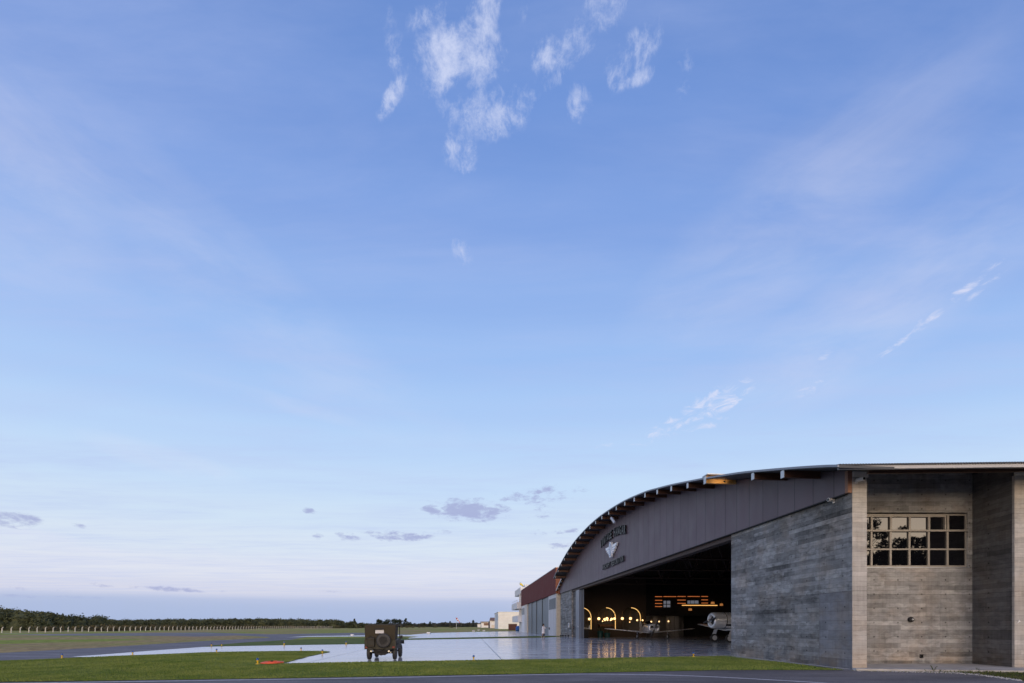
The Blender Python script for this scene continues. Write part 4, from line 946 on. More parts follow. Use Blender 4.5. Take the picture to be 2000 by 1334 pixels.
for (px, py, rr, lab) in ((1392, 1177.5, .28, 'dim amber drum lamp standing right of the lit shelves'), (1409, 1181, .24, 'dim amber drum lamp at the far right of the mezzanine'), (1348, 1190.5, .26, 'dim amber reflection of chandeliers, modelled as a drum lamp below the long bright strip')):  # the last one is a glowing stand-in for reflected chandeliers
    t_, z_ = tz(px, py, SA - 0.8); loc = HF @ Vector((SA - .8, t_, z_)); th_ = thing('drum_lamp', lab, 'lamp', tuple(loc), RZH); f_ = MATS[th_.name]
    MB().lathe([(rr, -.16), (rr * .85, .16)], n=16).build('shade', M['lampshade'], th_, f_); MB().tube([(0, 0, .1), (0, 0, .5)], .02, 6).build('stem', M['brass'], th_, f_)
# grey sliding panels under the mezzanine
gd = thing('panel_doors', 'tall grey panel doors behind the small aircraft', 'door', tuple(HF @ Vector((SA, -11, 0))), RZH)
for a, b_ in ((1275, 1283.5), (1301, 1307), (1308.5, 1316), (1317, 1325)):
    ta, _ = tz(a, 1220, SA); tb, _ = tz(b_, 1220, SA); MB().box(SA - 0.1, SA, tb, ta, 0.02, 3.15).build('door_panel', M['grey_wall'], gd, HF)
# potted plants by the arches
for i, (px, lab) in enumerate(((1172.5, 'teal pot with a dark spiky plant before the middle arch'), (1186, 'low dark pot with plant in front of the lit bar'))):
    t_, _ = tz(px, 1230, SA - 2.2); loc = HF @ Vector((SA - 2.2, t_, 0)); th_ = thing('potted_plant', lab, 'plant', (loc.x, loc.y, 0.01)); f_ = MATS[th_.name]
    MB().lathe([(0.35, 0), (0.5, 0.95 - .3 * i), (0.46, 0.95 - .3 * i), (0.42, 0.85 - .3 * i)], n=18).build('pot', M['teal'], th_, f_)
    m = MB()
    for k in range(26):
        a = random.uniform(0, 6.28); l_ = random.uniform(.5, 1.0); dx_, dy_ = math.cos(a) * .5 * l_, math.sin(a) * .5 * l_; z_ = .9 - .3 * i
        m.add([(0.03 * math.sin(a), -.03 * math.cos(a), z_ - .1), (-.03 * math.sin(a), .03 * math.cos(a), z_ - .1), (dx_ * .6, dy_ * .6, z_ + l_ * .6), (dx_, dy_, z_ + l_ * .8)], [(0, 1, 2), (0, 2, 3)])
    m.build('leaves', M['wood_leaf'], th_, f_)

# ------------------------------------------------------------------ aircraft
def ell(x, w_, h_, zc_, n=20, p=2.0):
    o = []
    for k in range(n):
        a = 2 * math.pi * k / n; c_, s_ = math.cos(a), math.sin(a)
        o.append((x, w_ * math.copysign(abs(c_) ** (2 / p), c_), zc_ + h_ * math.copysign(abs(s_) ** (2 / p), s_)))
    return o
def foil(y, xl, ch, z, th_, n=14):
    o = []
    for k in range(n):
        a = 2 * math.pi * k / n; x = 0.5 * (1 + math.cos(a)); t_ = th_ * 2.6 * (math.sqrt(max(x, 0)) * 0.55 - 0.33 * x - 0.22 * x * x + 0.0) * (1 if math.sin(a) >= 0 else -0.55) if 0 < x < 1 else 0
        o.append((xl - x * ch, y, z + t_ * 0.9))
    return o
def aircraft(name, label, loc, rz, body, zf, cw, ch, square, wing_z, dih, span, root, tip, gear_y, gear_x, wheel_r, cover, blades_n, prop_a, wing_mat):
    th_ = thing(name, label, 'aircraft', loc, rz); f_ = MATS[th_.name]
    B = lambda m, n, mt, par=None: m.build(n, mt, par or th_, f_)
    p = 3.2 if square else 2.0
    B(MB().loft([ell(-0.9, cw * .96, ch * .98, zf, p=p), ell(-2.4, cw * .84, ch * 1.02, zf - .02, p=2.4), ell(-4.2, cw * .55, ch * .8, zf - .18), ell(-6.4, cw * .2, ch * .45, zf - .62)]), 'fuselage', body)
    cwl = B(MB().loft([ell(.70, cw * .5, ch * .5, zf, p=p), ell(.98, cw * .60, ch * .60, zf, p=p), ell(1.03, cw * .68, ch * .68, zf, p=p), ell(1.05, cw * .82, ch * .82, zf, p=p), ell(0.95, cw * .95, ch * .95, zf, p=p), ell(0.6, cw, ch, zf, p=p), ell(-0.3, cw * 1.0, ch * 1.0, zf, p=p), ell(-0.86, cw * .98, ch * .98, zf, p=p)]), 'cowling', body)
    if square:
        for sg in (1, -1): B(MB().box(1.03, 1.09, sg * cw * .42 - .19, sg * cw * .42 + .19, zf + ch * .25 - .1, zf + ch * .25 + .1), 'air_intake', M['black'], cwl)
    else:
        B(MB().lathe([(cw * .56, 0.80), (cw * .2, 0.84)], (0, 0, zf), 'x', 24), 'engine_face', M['black'], cwl)
        B(MB().lathe([(cw * 1.0, -.30), (cw * 1.025, -.28), (cw * 1.025, -.24), (cw * 1.0, -.22)], (0, 0, zf), 'x', 28), 'cowl_seam', M['black'], cwl)
        B(MB().tube([(-.2, cw * .8, zf - ch * .55), (-1.4, cw * .95, zf - ch * .6)], .09, 8), 'exhaust', M['black'], cwl)
    B(MB().loft([ell(-1.2, .30, .10, zf + ch * .9), ell(-1.7, .40, .40, zf + ch * .95), ell(-3.0, .40, .42, zf + ch * .9), ell(-4.2, .15, .12, zf + ch * .6)]), 'canopy', M['black_gloss'])
    for sg in (1, -1):
        wz = lambda y: wing_z + dih * abs(y)
        B(MB().loft([foil(sg * .2, -.35, root, wz(0), .30), foil(sg * 1.7, -.45, root * .92, wz(1.7), .27), foil(sg * (span - .5), -.8, tip * 1.1, wz(span - .5), .15), foil(sg * span, -1.1, tip * .6, wz(span), .05)]), 'wing', wing_mat)
        B(MB().loft([foil(sg * .05, -5.6, .95, zf - .35, .07), foil(sg * 1.75, -5.85, .55, zf - .33, .04)]), 'tailplane', wing_mat)
        gl = B(MB().tube([(gear_x - .35, sg * gear_y, wz(gear_y)), (gear_x, sg * gear_y, wheel_r)], .05, 8), 'gear_leg', M['alu_dull'])
        B(MB().lathe([(wheel_r * .55, -.08), (wheel_r * .9, -.09), (wheel_r, -.04), (wheel_r, .04), (wheel_r * .9, .09), (wheel_r * .55, .08)], (gear_x, sg * gear_y, wheel_r), 'y', 22), 'tyre', M['rubber'], gl)
        B(MB().lathe([(wheel_r * .62, -.10), (wheel_r * .62, .10)], (gear_x, sg * gear_y, wheel_r), 'y', 20), 'wheel_disc', body, gl)
        if cover:
            x0 = gear_x - .3
            B(MB().ext([(x0 + .28, sg * (gear_y + .13), wheel_r + .18), (x0 + .5, sg * (gear_y + .13), wheel_r + .26), (x0 + .22, sg * (gear_y + .13), wz(gear_y) - .05), (x0 - .22, sg * (gear_y + .13), wz(gear_y) - .05)], (0, sg * .03, 0)), 'gear_cover', body, gl)
    B(MB().ext([(-5.4, -.05, zf - .2), (-6.1, -.05, zf + .95), (-6.7, -.05, zf + .85), (-6.75, -.05, zf - .55), (-6.3, -.05, zf - .6)], (0, .1, 0)), 'fin', body)
    pr = B(MB().lathe([(.14, 1.05), (.13, 1.2), (.07, 1.33), (.01, 1.38)], (0, 0, zf), 'x', 16), 'propeller_hub', M['alu'])
    for k in range(blades_n):
        a = prop_a + 2 * math.pi * k / blades_n; ca, sa = math.cos(a), math.sin(a); m = MB(); secs = []
        for r_, w_ in ((.1, .05), (.35, .10), (.75, .12), (1.1, .09), (1.25, .03)):
            secs.append([(1.2 + dx2, ca * r_ - sa * q * w_, zf + sa * r_ + ca * q * w_) for q, dx2 in ((-1, .02), (0, .035), (1, -.02), (0, -.035))])
        B(m.loft(secs), 'blade', M['blade_grey'], pr)
    return th_
# polished radial engined aeroplane at the right of the opening
aircraft('propeller_aircraft', 'polished silver aeroplane with round radial cowling at the right of the hangar opening', (21.25, 49.3, 0.012), math.atan2(-.15, -.99), M['alu_bright'], 2.22, .84, .84, False, 1.22, .105, 6.3, 2.6, 1.3, 1.34, -.15, .42, True, 2, R(12), M['alu_bright'])
# grey low-wing aeroplane facing the camera in the middle
aircraft('propeller_aircraft', 'grey low-wing aeroplane facing outward in the middle of the hangar', (18.45, 63.6, 0.012), math.atan2(-1.0, -.02), M['alu_silver'], 1.38, .76, .55, True, .72, .095, 6.0, 2.1, 1.1, 1.98, .3, .28, False, 2, R(66), M['alu_silver'])
# white wing on display at the left
p0 = Vector(P(1143, 1226.5, 66)); wgd = thing('display_wing', 'white aircraft wing on a low stand left of the arches', 'aircraft wing', (p0.x, p0.y, 0.01)); f_ = Matrix.Translation((0, 0, 0))
a = Vector(P(1128, 1223.5, 66)); b_ = Vector(P(1152, 1228.5, 66))
MB().loft([[(a.x, a.y - .7, a.z), (a.x, a.y, a.z + .14), (a.x, a.y + .7, a.z), (a.x, a.y, a.z - .22)], [(b_.x, b_.y - .4, b_.z), (b_.x, b_.y, b_.z + .05), (b_.x, b_.y + .4, b_.z), (b_.x, b_.y, b_.z - .05)]]).build('wing_panel', M['white_paint'], wgd, ID)
MB().ext([(b_.x - .22, b_.y, b_.z + .03), (b_.x + .02, b_.y, b_.z + .03), (b_.x + .04, b_.y, b_.z + .55), (b_.x - .02, b_.y, b_.z + .55)], (0, .06, 0)).build('fin', M['white_paint'], wgd, ID)
MB().box(p0.x - .6, p0.x + .4, p0.y - .3, p0.y + .3, 0.01, 1.1).build('stand', M['black'], wgd, ID)

# ------------------------------------------------------------------ vintage jeep-type car
def jeep():
    th_ = thing('military_car', 'vintage olive military car with brown canvas top and spare wheel, seen from behind', 'car', (-6.43, 23.95, 0.012), R(5.8)); f_ = MATS[th_.name]
    B = lambda m, n, mt, par=None, bv=0.0: m.build(n, mt, par or th_, f_, bv)
    # local: y forward, rear axle at origin
    body = MB().loft([[(-.74, -.62, .55), (.74, -.62, .55), (.74, -.62, 1.0), (-.74, -.62, 1.0)], [(-.74, 1.35, .50), (.74, 1.35, .50), (.74, 1.35, 1.02), (-.74, 1.35, 1.02)]], False)
    bd = B(body, 'body', M['olive'], None, .03)
    B(MB().loft([[(-.52, 1.36, .55), (.52, 1.36, .55), (.50, 1.36, 1.0), (-.50, 1.36, 1.0)], [(-.42, 2.35, .55), (.42, 2.35, .55), (.40, 2.35, .95), (-.40, 2.35, .95)]], False), 'bonnet', M['olive'], None, .03)
    for sg in (1, -1):
        B(MB().ext([(sg * .42, 1.45, .80), (sg * .42, 1.62, .93), (sg * .42, 2.38, .93), (sg * .42, 2.5, .70), (sg * .42, 2.46, .70), (sg * .42, 2.34, .88), (sg * .42, 1.66, .88), (sg * .42, 1.5, .78)], (sg * .36, 0, 0)), 'front_fender', M['olive'])
        B(MB().ext([(sg * .745, -.40, .74), (sg * .745, -.28, .84), (sg * .745, .28, .84), (sg * .745, .40, .74)], (sg * .03, 0, 0)), 'wheel_arch', M['olive_dark'])
    B(MB().box(-.36, .36, -.45, 2.35, .40, .54), 'chassis', M['black'])
    B(MB().tube([(-.6, 0, .36), (.6, 0, .36)], .05, 8).sphere((.10, 0, .36), .14, 12, 8), 'rear_axle', M['black'])
    B(MB().tube([(-.6, 2.03, .36), (.6, 2.03, .36)], .05, 8).sphere((-.18, 2.03, .36), .13, 12, 8), 'front_axle', M['black'])
    # canvas top: bowed roof, slightly wider at the top, wrapping the back
    def sec(y, wt, wbm, zt, zb):
        return [(-wbm, y, zb), (-wt, y, zt - .06), (-wt * .93, y, zt - .012), (0, y, zt), (wt * .93, y, zt - .012), (wt, y, zt - .06), (wbm, y, zb)]
    m = MB(); s0 = sec(-.66, .72, .70, 1.70, 1.02); s1 = sec(-.30, .745, .74, 1.76, 1.04)
    outer = [[(-.70, -.66, 1.0), (-.735, -.62, 1.66), (-.69, -.60, 1.715), (0, -.60, 1.74), (.69, -.60, 1.715), (.735, -.62, 1.66), (.70, -.66, 1.0)],
             [(-.735, .05, 1.02), (-.745, .05, 1.68), (-.70, .05, 1.74), (0, .05, 1.765), (.70, .05, 1.74), (.745, .05, 1.68), (.735, .05, 1.02)]]
    # back curtain with window opening
    zb, zt = 1.0, 1.66; wl, wr, wb0, wb1 = -.21, .17, 1.33, 1.50
    def bp_(x, z): 
        k = (z - zb) / (zt - zb); y = -.66 + .04 * k; return (x, y, z)
    xw = lambda z: .70 + .035 * (z - zb) / (zt - zb)
    V = [bp_(-xw(zb), zb), bp_(wl, zb), bp_(wr, zb), bp_(xw(zb), zb), bp_(-xw(wb0), wb0), bp_(wl, wb0), bp_(wr, wb0), bp_(xw(wb0), wb0), bp_(-xw(wb1), wb1), bp_(wl, wb1), bp_(wr, wb1), bp_(xw(wb1), wb1), bp_(-xw(zt), zt), bp_(wl, zt), bp_(wr, zt), bp_(xw(zt), zt), (-.69, -.60, 1.715), (wl, -.60, 1.735), (wr, -.60, 1.735), (.69, -.60, 1.715)]
    Fq = [(0, 1, 5, 4), (1, 2, 6, 5), (2, 3, 7, 6), (4, 5, 9, 8), (6, 7, 11, 10), (8, 9, 13, 12), (9, 10, 14, 13), (10, 11, 15, 14), (12, 13, 17, 16), (13, 14, 18, 17), (14, 15, 19, 18)]
    m.add(V, Fq)
    # side flaps at the rear quarter and the roof sheet
    for sg in (1, -1):
        m.add([(sg * .70, -.66, 1.0), (sg * .735, -.62, 1.66), (sg * .745, .30, 1.68), (sg * .745, .10, 1.35), (sg * .735, .0, 1.02)], [(0, 1, 2, 3, 4)])
    rw = []
    for y, zc in ((-.60, 1.735), (.05, 1.765), (.7, 1.765), (1.28, 1.72)):
        rw.append([(-.745, y, zc - .08), (-.69, y, zc - .02), (0, y, zc), (.69, y, zc - .02), (.745, y, zc - .08), (.69, y, zc - .05), (0, y, zc - .03), (-.69, y, zc - .05)])
    m.loft(rw, True)
    cv = B(m, 'canvas_top', M['canvas']); sm_ = cv.modifiers.new('thick', 'SOLIDIFY'); sm_.thickness = .012
    B(MB().box(wl - .01, wr + .01, -.645, -.635, wb0 - .01, wb1 + .01), 'rear_window', pbr('clear_sheet', (.55, .56, .60), .25), cv)
    B(MB().box(wl - .02, wr + .02, -.685, -.63, wb1 - .02, wb1 + .07), 'rolled_flap', M['black'], cv)
    # windscreen
    B(MB().box(-.70, -.66, 1.27, 1.31, 1.0, 1.66).box(.66, .70, 1.27, 1.31, 1.0, 1.66).box(-.70, .70, 1.27, 1.31, 1.66, 1.70).box(-.66, .66, 1.27, 1.31, 1.0, 1.04).box(-.02, .02, 1.27, 1.31, 1.04, 1.66), 'windscreen_frame', M['olive_dark'])
    B(MB().box(.72, .84, 1.22, 1.25, 1.02, 1.18).tube([(.70, 1.25, 1.05), (.74, 1.24, 1.06)], .015, 6), 'mirror', M['olive_dark'])
    for sx in (-.36, .36): B(MB().box(sx - .25, sx + .25, .25, .75, .72, .85).box(sx - .25, sx + .25, .22, .32, .85, 1.28), 'seat', M['canvas'], None, .03)
    B(MB().lathe([(.20, 0), (.215, .012), (.20, .024)], (0, 0, 0), 'z', 20).xf(Matrix.Translation((-.36, 1.0, 1.12)) @ Matrix.Rotation(R(55), 4, 'X')), 'steering_wheel', M['black'])
    # wheels
    def wheel(x, y, z, axis='x', nm='wheel', par=None, w_=.085, r_=.355, flip=1):
        wo2 = B(MB().lathe([(r_ * .56, -w_ * .9), (r_ * .86, -w_), (r_ * .97, -w_ * .8), (r_, -w_ * .35), (r_, w_ * .35), (r_ * .97, w_ * .8), (r_ * .86, w_), (r_ * .56, w_ * .9), (r_ * .56, -w_ * .9)], (x, y, z), axis, 28), nm, M['rubber'], par)
        B(MB().lathe([(r_ * .56, -w_ * .7), (r_ * .50, -w_ * .75), (r_ * .44, -w_ * .1), (r_ * .25, -w_ * .05), (r_ * .2, -w_ * .5), (.01, -w_ * .5)] if flip > 0 else [(r_ * .56, w_ * .7), (r_ * .50, w_ * .75), (r_ * .44, w_ * .1), (r_ * .25, w_ * .05), (r_ * .2, w_ * .5), (.01, w_ * .5)], (x, y, z), axis, 24), 'rim', M['rim'], wo2)
        return wo2
    for y in (0, 2.03):
        wheel(-.615, y, .355, flip=1); wheel(.615, y, .355, flip=-1)
    wheel(.19, -.79, .97, 'y', 'spare_wheel', w_=.09, r_=.345)
    B(MB().tube([(.19, -.64, .97), (.19, -.75, .97)], .05, 8), 'spare_bracket', M['black'])
    jc = B(MB().box(-.58, -.24, -.80, -.65, .66, 1.12), 'jerry_can', M['olive_dark'], None, .025)
    B(MB().tube([(-.50, -.725, 1.12), (-.48, -.725, 1.17), (-.34, -.725, 1.17), (-.32, -.725, 1.12)], .014, 6), 'handle', M['olive_dark'], jc)
    B(MB().box(-.55, -.27, -.812, -.80, .72, .76).box(-.55, -.27, -.812, -.80, 1.0, 1.04), 'strap', M['canvas'], jc)
    for sg in (1, -1):
        B(MB().box(sg * .64 - .055, sg * .64 + .055, -.665, -.625, .60, .69), 'tail_lamp', M['red_lamp'], None, .008)
        B(MB().box(sg * .40 - .11, sg * .40 + .11, -.80, -.70, .50, .60).box(sg * .40 - .03, sg * .40 + .03, -.70, -.6, .52, .58), 'bumperette', M['olive_dark'], None, .01)
        B(MB().lathe([(.045, -.68), (.04, -.65)], (sg * .42 , 0, .46), 'y', 12), 'reflector', M['chrome'])
    B(MB().box(-.08, .08, -.80, -.62, .48, .54).tube([(-.02, -.80, .51), (-.02, -.86, .51)], .03, 8), 'tow_hitch', M['black'])
    B(MB().ext([(-.28, -.30, .30), (0, -.30, .22), (.28, -.30, .30), (.28, -.30, .44), (-.28, -.30, .44)], (0, .3, 0)), 'skid_plate', M['black'])
    B(MB().tube([(.50, -.66, .40), (.50, .3, .42)], .03, 8), 'exhaust', M['chrome'])
    return th_
jeep()

# ------------------------------------------------------------------ person walking
def person():
    base = Vector(G(1061.2, 1245.4)); th_ = thing('person', 'person with dark hair in a long white coat and dark trousers walking on the apron', 'person', (base.x, base.y, 0.012), R(100)); k = 1.10
    # local: x forward
    J = [((0, 0, .95), .13), ((0, 0, 1.12), .115), ((.0, 0, 1.30), .13), ((0, 0, 1.43), .11), ((.015, 0, 1.52), .05), ((.02, 0, 1.58), .075), ((.03, 0, 1.66), .095), ((.02, 0, 1.73), .065),
         ((.0, .10, .90), .095), ((.13, .10, .50), .062), ((.10, .10, .10), .042), ((.24, .11, .05), .035),
         ((0, -.10, .90), .095), ((-.02, -.10, .50), .062), ((-.25, -.10, .13), .042), ((-.14, -.11, .05), .033),
         ((0, .19, 1.40), .055), ((-.06, .24, 1.12), .042), ((.04, .25, .90), .03), ((.06, .25, .84), .028),
         ((0, -.19, 1.40), .055), ((.12, -.22, 1.16), .042), ((.28, -.16, 1.24), .03), ((.33, -.14, 1.27), .028)]
    E = [(0, 1), (1, 2), (2, 3), (3, 4), (4, 5), (5, 6), (6, 7), (0, 8), (8, 9), (9, 10), (10, 11), (0, 12), (12, 13), (13, 14), (14, 15), (3, 16), (16, 17), (17, 18), (18, 19), (3, 20), (20, 21), (21, 22), (22, 23)]
    for hand, dr in ((19, (0.1, 0, -1)), (23, (1, .2, .3))):
        hp = Vector(J[hand][0]); d = Vector(dr).normalized(); sd = Vector((1, 0, 0)) if abs(d.z) > .8 else Vector((0, 0, 1))
        for q, (o_, l_) in enumerate(((-.028, .06), (-.010, .075), (.010, .072), (.028, .058))):
            a = hp + d * .035 + sd * o_; b_ = hp + d * (.035 + l_) + sd * o_ * 1.1 + Vector((0, -.02, 0)); i0 = len(J); J.append((tuple(a), .011)); J.append((tuple(b_), .008)); E += [(hand, i0), (i0, i0 + 1)]
        a = hp + d * .01 + sd * .04; i0 = len(J); J.append((tuple(a), .012)); J.append((tuple(a + d * .04 + sd * .02), .009)); E += [(hand, i0), (i0, i0 + 1)]
    me = bpy.data.meshes.new('body'); me.from_pydata([tuple(Vector(j[0]) * k) for j in J], E, []); me.materials.append(M['skin'])
    o = bpy.data.objects.new('body', me); C.objects.link(o); o.parent = th_
    sk = o.modifiers.new('skin', 'SKIN'); me.skin_vertices or None
    for i, j in enumerate(J): me.skin_vertices[0].data[i].radius = (j[1] * k, j[1] * k)
    me.skin_vertices[0].data[0].use_root = True
    sk.use_smooth_shade = True; sb = o.modifiers.new('sub', 'SUBSURF'); sb.levels = 1; sb.render_levels = 2
    f_ = MATS[th_.name]
    def ring(z, a, b, cx=0, cy=0, n=16): return [(k * (cx + a * math.cos(6.2832 * i / n)), k * (cy + b * math.sin(6.2832 * i / n)), k * z) for i in range(n)]
    MB().loft([ring(.52, .23, .24, .0), ring(.75, .20, .225), ring(1.0, .165, .20), ring(1.15, .145, .185), ring(1.32, .16, .205), ring(1.43, .12, .17), ring(1.49, .065, .075)]).build('coat', M['coat'], th_, f_)
    for pts in (((0, .19, 1.42), (-.06, .245, 1.12), (.035, .25, .93)), ((0, -.19, 1.42), (.12, -.225, 1.16), (.26, -.165, 1.23))):
        MB().tube([tuple(Vector(q) * k) for q in pts], [.075 * k, .062 * k, .05 * k], 10).build('sleeve', M['coat'], th_, f_)
    for pts in (((0, .10, .88), (.13, .10, .50), (.10, .10, .13)), ((0, -.10, .88), (-.02, -.10, .50), (-.24, -.10, .16))):
        MB().tube([tuple(Vector(q) * k) for q in pts], [.115 * k, .085 * k, .07 * k], 10).build('trouser_leg', M['jeans'], th_, f_)
    MB().loft([[tuple(Vector((x_, y_, z_)) * k) for x_, y_, z_ in q] for q in ([(0.04, .07, 0), (.30, .08, 0), (.30, .14, 0), (.04, .14, 0)], [(0.04, .07, .09), (.27, .085, .06), (.27, .135, .06), (.04, .14, .09)])]).build('shoe', M['shoe'], th_, f_)
    MB().loft([[tuple(Vector((x_, y_, z_)) * k) for x_, y_, z_ in q] for q in ([(-.30, -.14, .03), (-.08, -.13, 0), (-.08, -.07, 0), (-.30, -.07, .03)], [(-.30, -.14, .13), (-.10, -.125, .06), (-.10, -.075, .06), (-.30, -.07, .13)])]).build('shoe', M['shoe'], th_, f_)
    m = MB().sphere((-.02 * k, 0, 1.70 * k), .115 * k, 16, 10, 1.0); m.sphere((-.075 * k, 0, 1.60 * k), .085 * k, 14, 8, 1.5); m.build('hair', M['hair'], th_, f_)
    m = MB(); 
    for sy in (1, -1): m.sphere((.122 * k, sy * .035 * k, 1.665 * k), .011 * k, 8, 6)
    m.build('eyes', M['hair'], th_, f_)
    MB().ext([(.115 * k, 0, 1.665 * k), (.148 * k, 0, 1.635 * k), (.118 * k, 0, 1.625 * k)], (0, .012, 0)).build('nose', M['skin'], th_, f_)
    MB().box(.118 * k, .126 * k, -.022, .022, 1.592 * k, 1.60 * k).build('mouth', M['red_lamp'], th_, f_)
    th_.rotation_euler = (0, 0, R(15)); 
person()

# ------------------------------------------------------------------ neighbouring hangar
nh = thing('hangar', 'neighbouring hangar with rust-red fascia, grey sliding doors and white end bays', 'hangar', tuple(HF @ Vector((60.8, 0.5, 0))), RZH)
nb = lambda m, n, mt, bv=0.0, par=None: m.build(n, mt, par or nh, HF, bv)
T0 = 0.5
sN = [60.6, s_at(1071, T0), s_at(1029.5, T0 - .3), s_at(1024.5, T0), s_at(1017.3, T0 + .2)]
FT, FB = 11.15, 6.95
nb(MB().box(60.3, sN[4], -12, T0 + 0.12, FB, FT), 'fascia', M['rust'])
nb(MB().box(60.2, 60.3, -12, T0 + 0.13, FB - .02, FT + .02), 'fascia_end', M['rust_lit'])
nb(MB().box(60.2, sN[4] + .1, -12, T0 + 0.16, FT + .02, FT + .10), 'roof_edge', M['zinc'])
nb(MB().box(60.6, sN[1], -.3, T0 - .02, 0, FB - .01), 'bay_wall', M['white_siding'])
nb(MB().box(60.35, 60.6, -12, T0, 0, FB - .01), 'end_wall', M['cap'])
lv = MB(); s0, s1 = s_at(1085, T0), s_at(1072.5, T0)
for i in range(14): lv.box(s0, s1, T0 - .02, T0 + .06, 4.55 + i * .125, 4.55 + i * .125 + .07)
nb(lv, 'louvre', M['leaf_door']); nb(MB().box(s0, s1, T0 - .019, T0 + .0, 4.5, 6.35), 'louvre_back', M['door_edge'])
nb(MB().box(s_at(1073.5, T0), s_at(1072.6, T0), T0 + .0, T0 + .08, 1.0, 1.4), 'door_handle', M['black'])
d_ = [1071, 1064, 1057, 1051, 1046, 1042.5, 1037, 1033, 1029.5]
for i in range(len(d_) - 1):
    off = T0 - .15 - (.12 if i % 2 else 0) ; nb(MB().box(s_at(d_[i], T0) + .06, s_at(d_[i + 1], T0) - .02, off - .08, off, 0.03, FB - .01), 'door_leaf', M['leaf_door'])
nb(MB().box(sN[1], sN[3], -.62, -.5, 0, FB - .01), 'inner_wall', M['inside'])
nb(MB().box(s_at(1029.2, T0), sN[3], -.3, T0, 0, FB - .01), 'pillar', M['cap'])
nb(MB().box(sN[3] + .01, sN[4], -.3, T0 - .03, 0, FB - .01), 'bay_wall', M['white_plaster'])
s0, s1 = s_at(1024, T0), s_at(1019.5, T0); lv = MB()
for i in range(8): lv.box(s0, s1, T0 - .03, T0 + .04, 4.6 + i * .22, 4.6 + i * .22 + .12)
nb(lv, 'louvre', M['leaf_door'])

# building with balconies beyond
tb = thing('balcony_building', 'white building with stacked balconies beyond the rust-red hangar', 'building', tuple(HF @ Vector((sN[4] + 3, 0, 0))), RZH)
tbb = lambda m, n, mt, par=None: m.build(n, mt, par or tb, HF, 0)
sB = sN[4] + .6; HZ = lambda py, Y=143: H_CAM + (1222 - py) / FPX * Y
tbb(MB().box(sB + 2, sB + 16, -12, -.6, 0, HZ(1166)), 'wall', M['white_plaster'])
tbb(MB().box(sB + 4, sB + 12, -8, -1.0, HZ(1166) + .01, HZ(1146)), 'roof_block', M['white_plaster'])
for (a, b_, t_, mt) in ((1153, 1163, .75, 'white_plaster'), (1180, 1190, 1.7, 'white_plaster'), (1204, 1214, 1.5, 'white_plaster')):
    bl = tbb(MB().box(sB, sB + 16, -.59, t_, HZ(b_) - .2, HZ(b_)).box(sB, sB + 16, t_ - .15, t_, HZ(b_), HZ(a)).box(sB, sB + .15, -.59, t_ - .15, HZ(b_), HZ(a)), 'balcony', M[mt])
for z0_, z1_ in ((HZ(1204), HZ(1190) - .2), (HZ(1180), HZ(1163) - .2)): tbb(MB().box(sB + 2.5, sB + 3.3, .3, .8, z0_, z1_), 'column', M['white_plaster']); 
tbb(MB().box(sB + 1.9, sB + 1.98, -3, -1.2, HZ(1202), HZ(1192)).box(sB + 1.9, sB + 1.98, -5.4, -3.6, HZ(1202), HZ(1192)), 'window', M['glass'])
tbb(MB().tube([(sB + .1, 1.6, HZ(1180) + .55), (sB + 15, 1.6, HZ(1180) + .55)], .05, 6).tube([(sB + .1, 1.6, HZ(1180)), (sB + .1, 1.6, HZ(1180) + .55)], .05, 6), 'railing', M['zinc'])
def windsock(px, base, top, Y, dirv, L, r0, mats, label, pole=True):
    b0 = Vector(P(px, base, Y)); t0 = Vector(P(px, top, Y)); th_ = thing('windsock', label, 'windsock', tuple(b0)); f_ = ID
    MB().tube([b0, t0], .06 if Y < 200 else .09, 8).build('pole', M['zinc'], th_, f_)
    d = Vector(dirv).normalized(); n = 5
    for i in range(n):
        a = t0 + d * L * i / n; c_ = t0 + d * L * (i + 1) / n; MB().tube([a, c_], [r0 * (1 - .5 * i / n), r0 * (1 - .5 * (i + 1) / n)], 10, False).build('sock_band', mats[i % 2], th_, f_)
    MB().tube([t0 + Vector((r0 * math.cos(q * .785), 0, r0 * math.sin(q * .785))) for q in range(8)], .05, 5, False, True).build('hoop', M['zinc'], th_, f_)
windsock(891.5, 1228.6, 1207, 250, (.55, 0, -.83), 2.9, .42, (M['sock_red'], M['white_paint']), 'red and white windsock drooping from a pole in the grass field')
windsock(1016, 1146, 1139.6, 146, (.75, 0, -.65), 1.9, .32, (M['sock_yellow'], M['sock_yellow']), 'yellow windsock on the roof of the balcony building')

# far white building, brick sheds
fb_ = thing('flat_roofed_building', 'tall cream white block with blue-shaded side beyond the balconies', 'building', tuple(HF @ Vector((229, -.4, 0))), RZH)
fbb = lambda m, n, mt, par=fb_: m.build(n, mt, par, HF, 0)
fbb(MB().box(228, 262, -13.5, -.3, 0, 8.5), 'wall', M['white_plaster']); fbb(MB().box(227.8, 262.2, -13.7, -.1, 8.5, 8.75), 'parapet', M['white_plaster'])
ws_ = M['zinc']; mm = MB()
for z_ in (1.4, 2.8, 4.2, 5.6, 7.0): mm.box(227.93, 227.99, -13.4, -.4, z_, z_ + .05)
fbb(mm, 'wall_joints', M['cream'])
fbb(MB().box(233, 238, -.31, -.22, 4.6, 7.6).box(243, 250, -.31, -.22, 4.6, 7.6), 'window', M['emblem_grey'])
b2 = thing('shed', 'small shed with brown roof and cream lower wall left of the tall white block', 'building', tuple(HF @ Vector((304, .8, 0))), RZH)
fbb(MB().box(303, 328, -8, .6, 0, 5.0), 'wall', M['white_plaster'], b2); fbb(MB().box(302.9, 302.99, -8, -.4, 0.02, 2.2), 'lower_wall', M['cream'], b2)
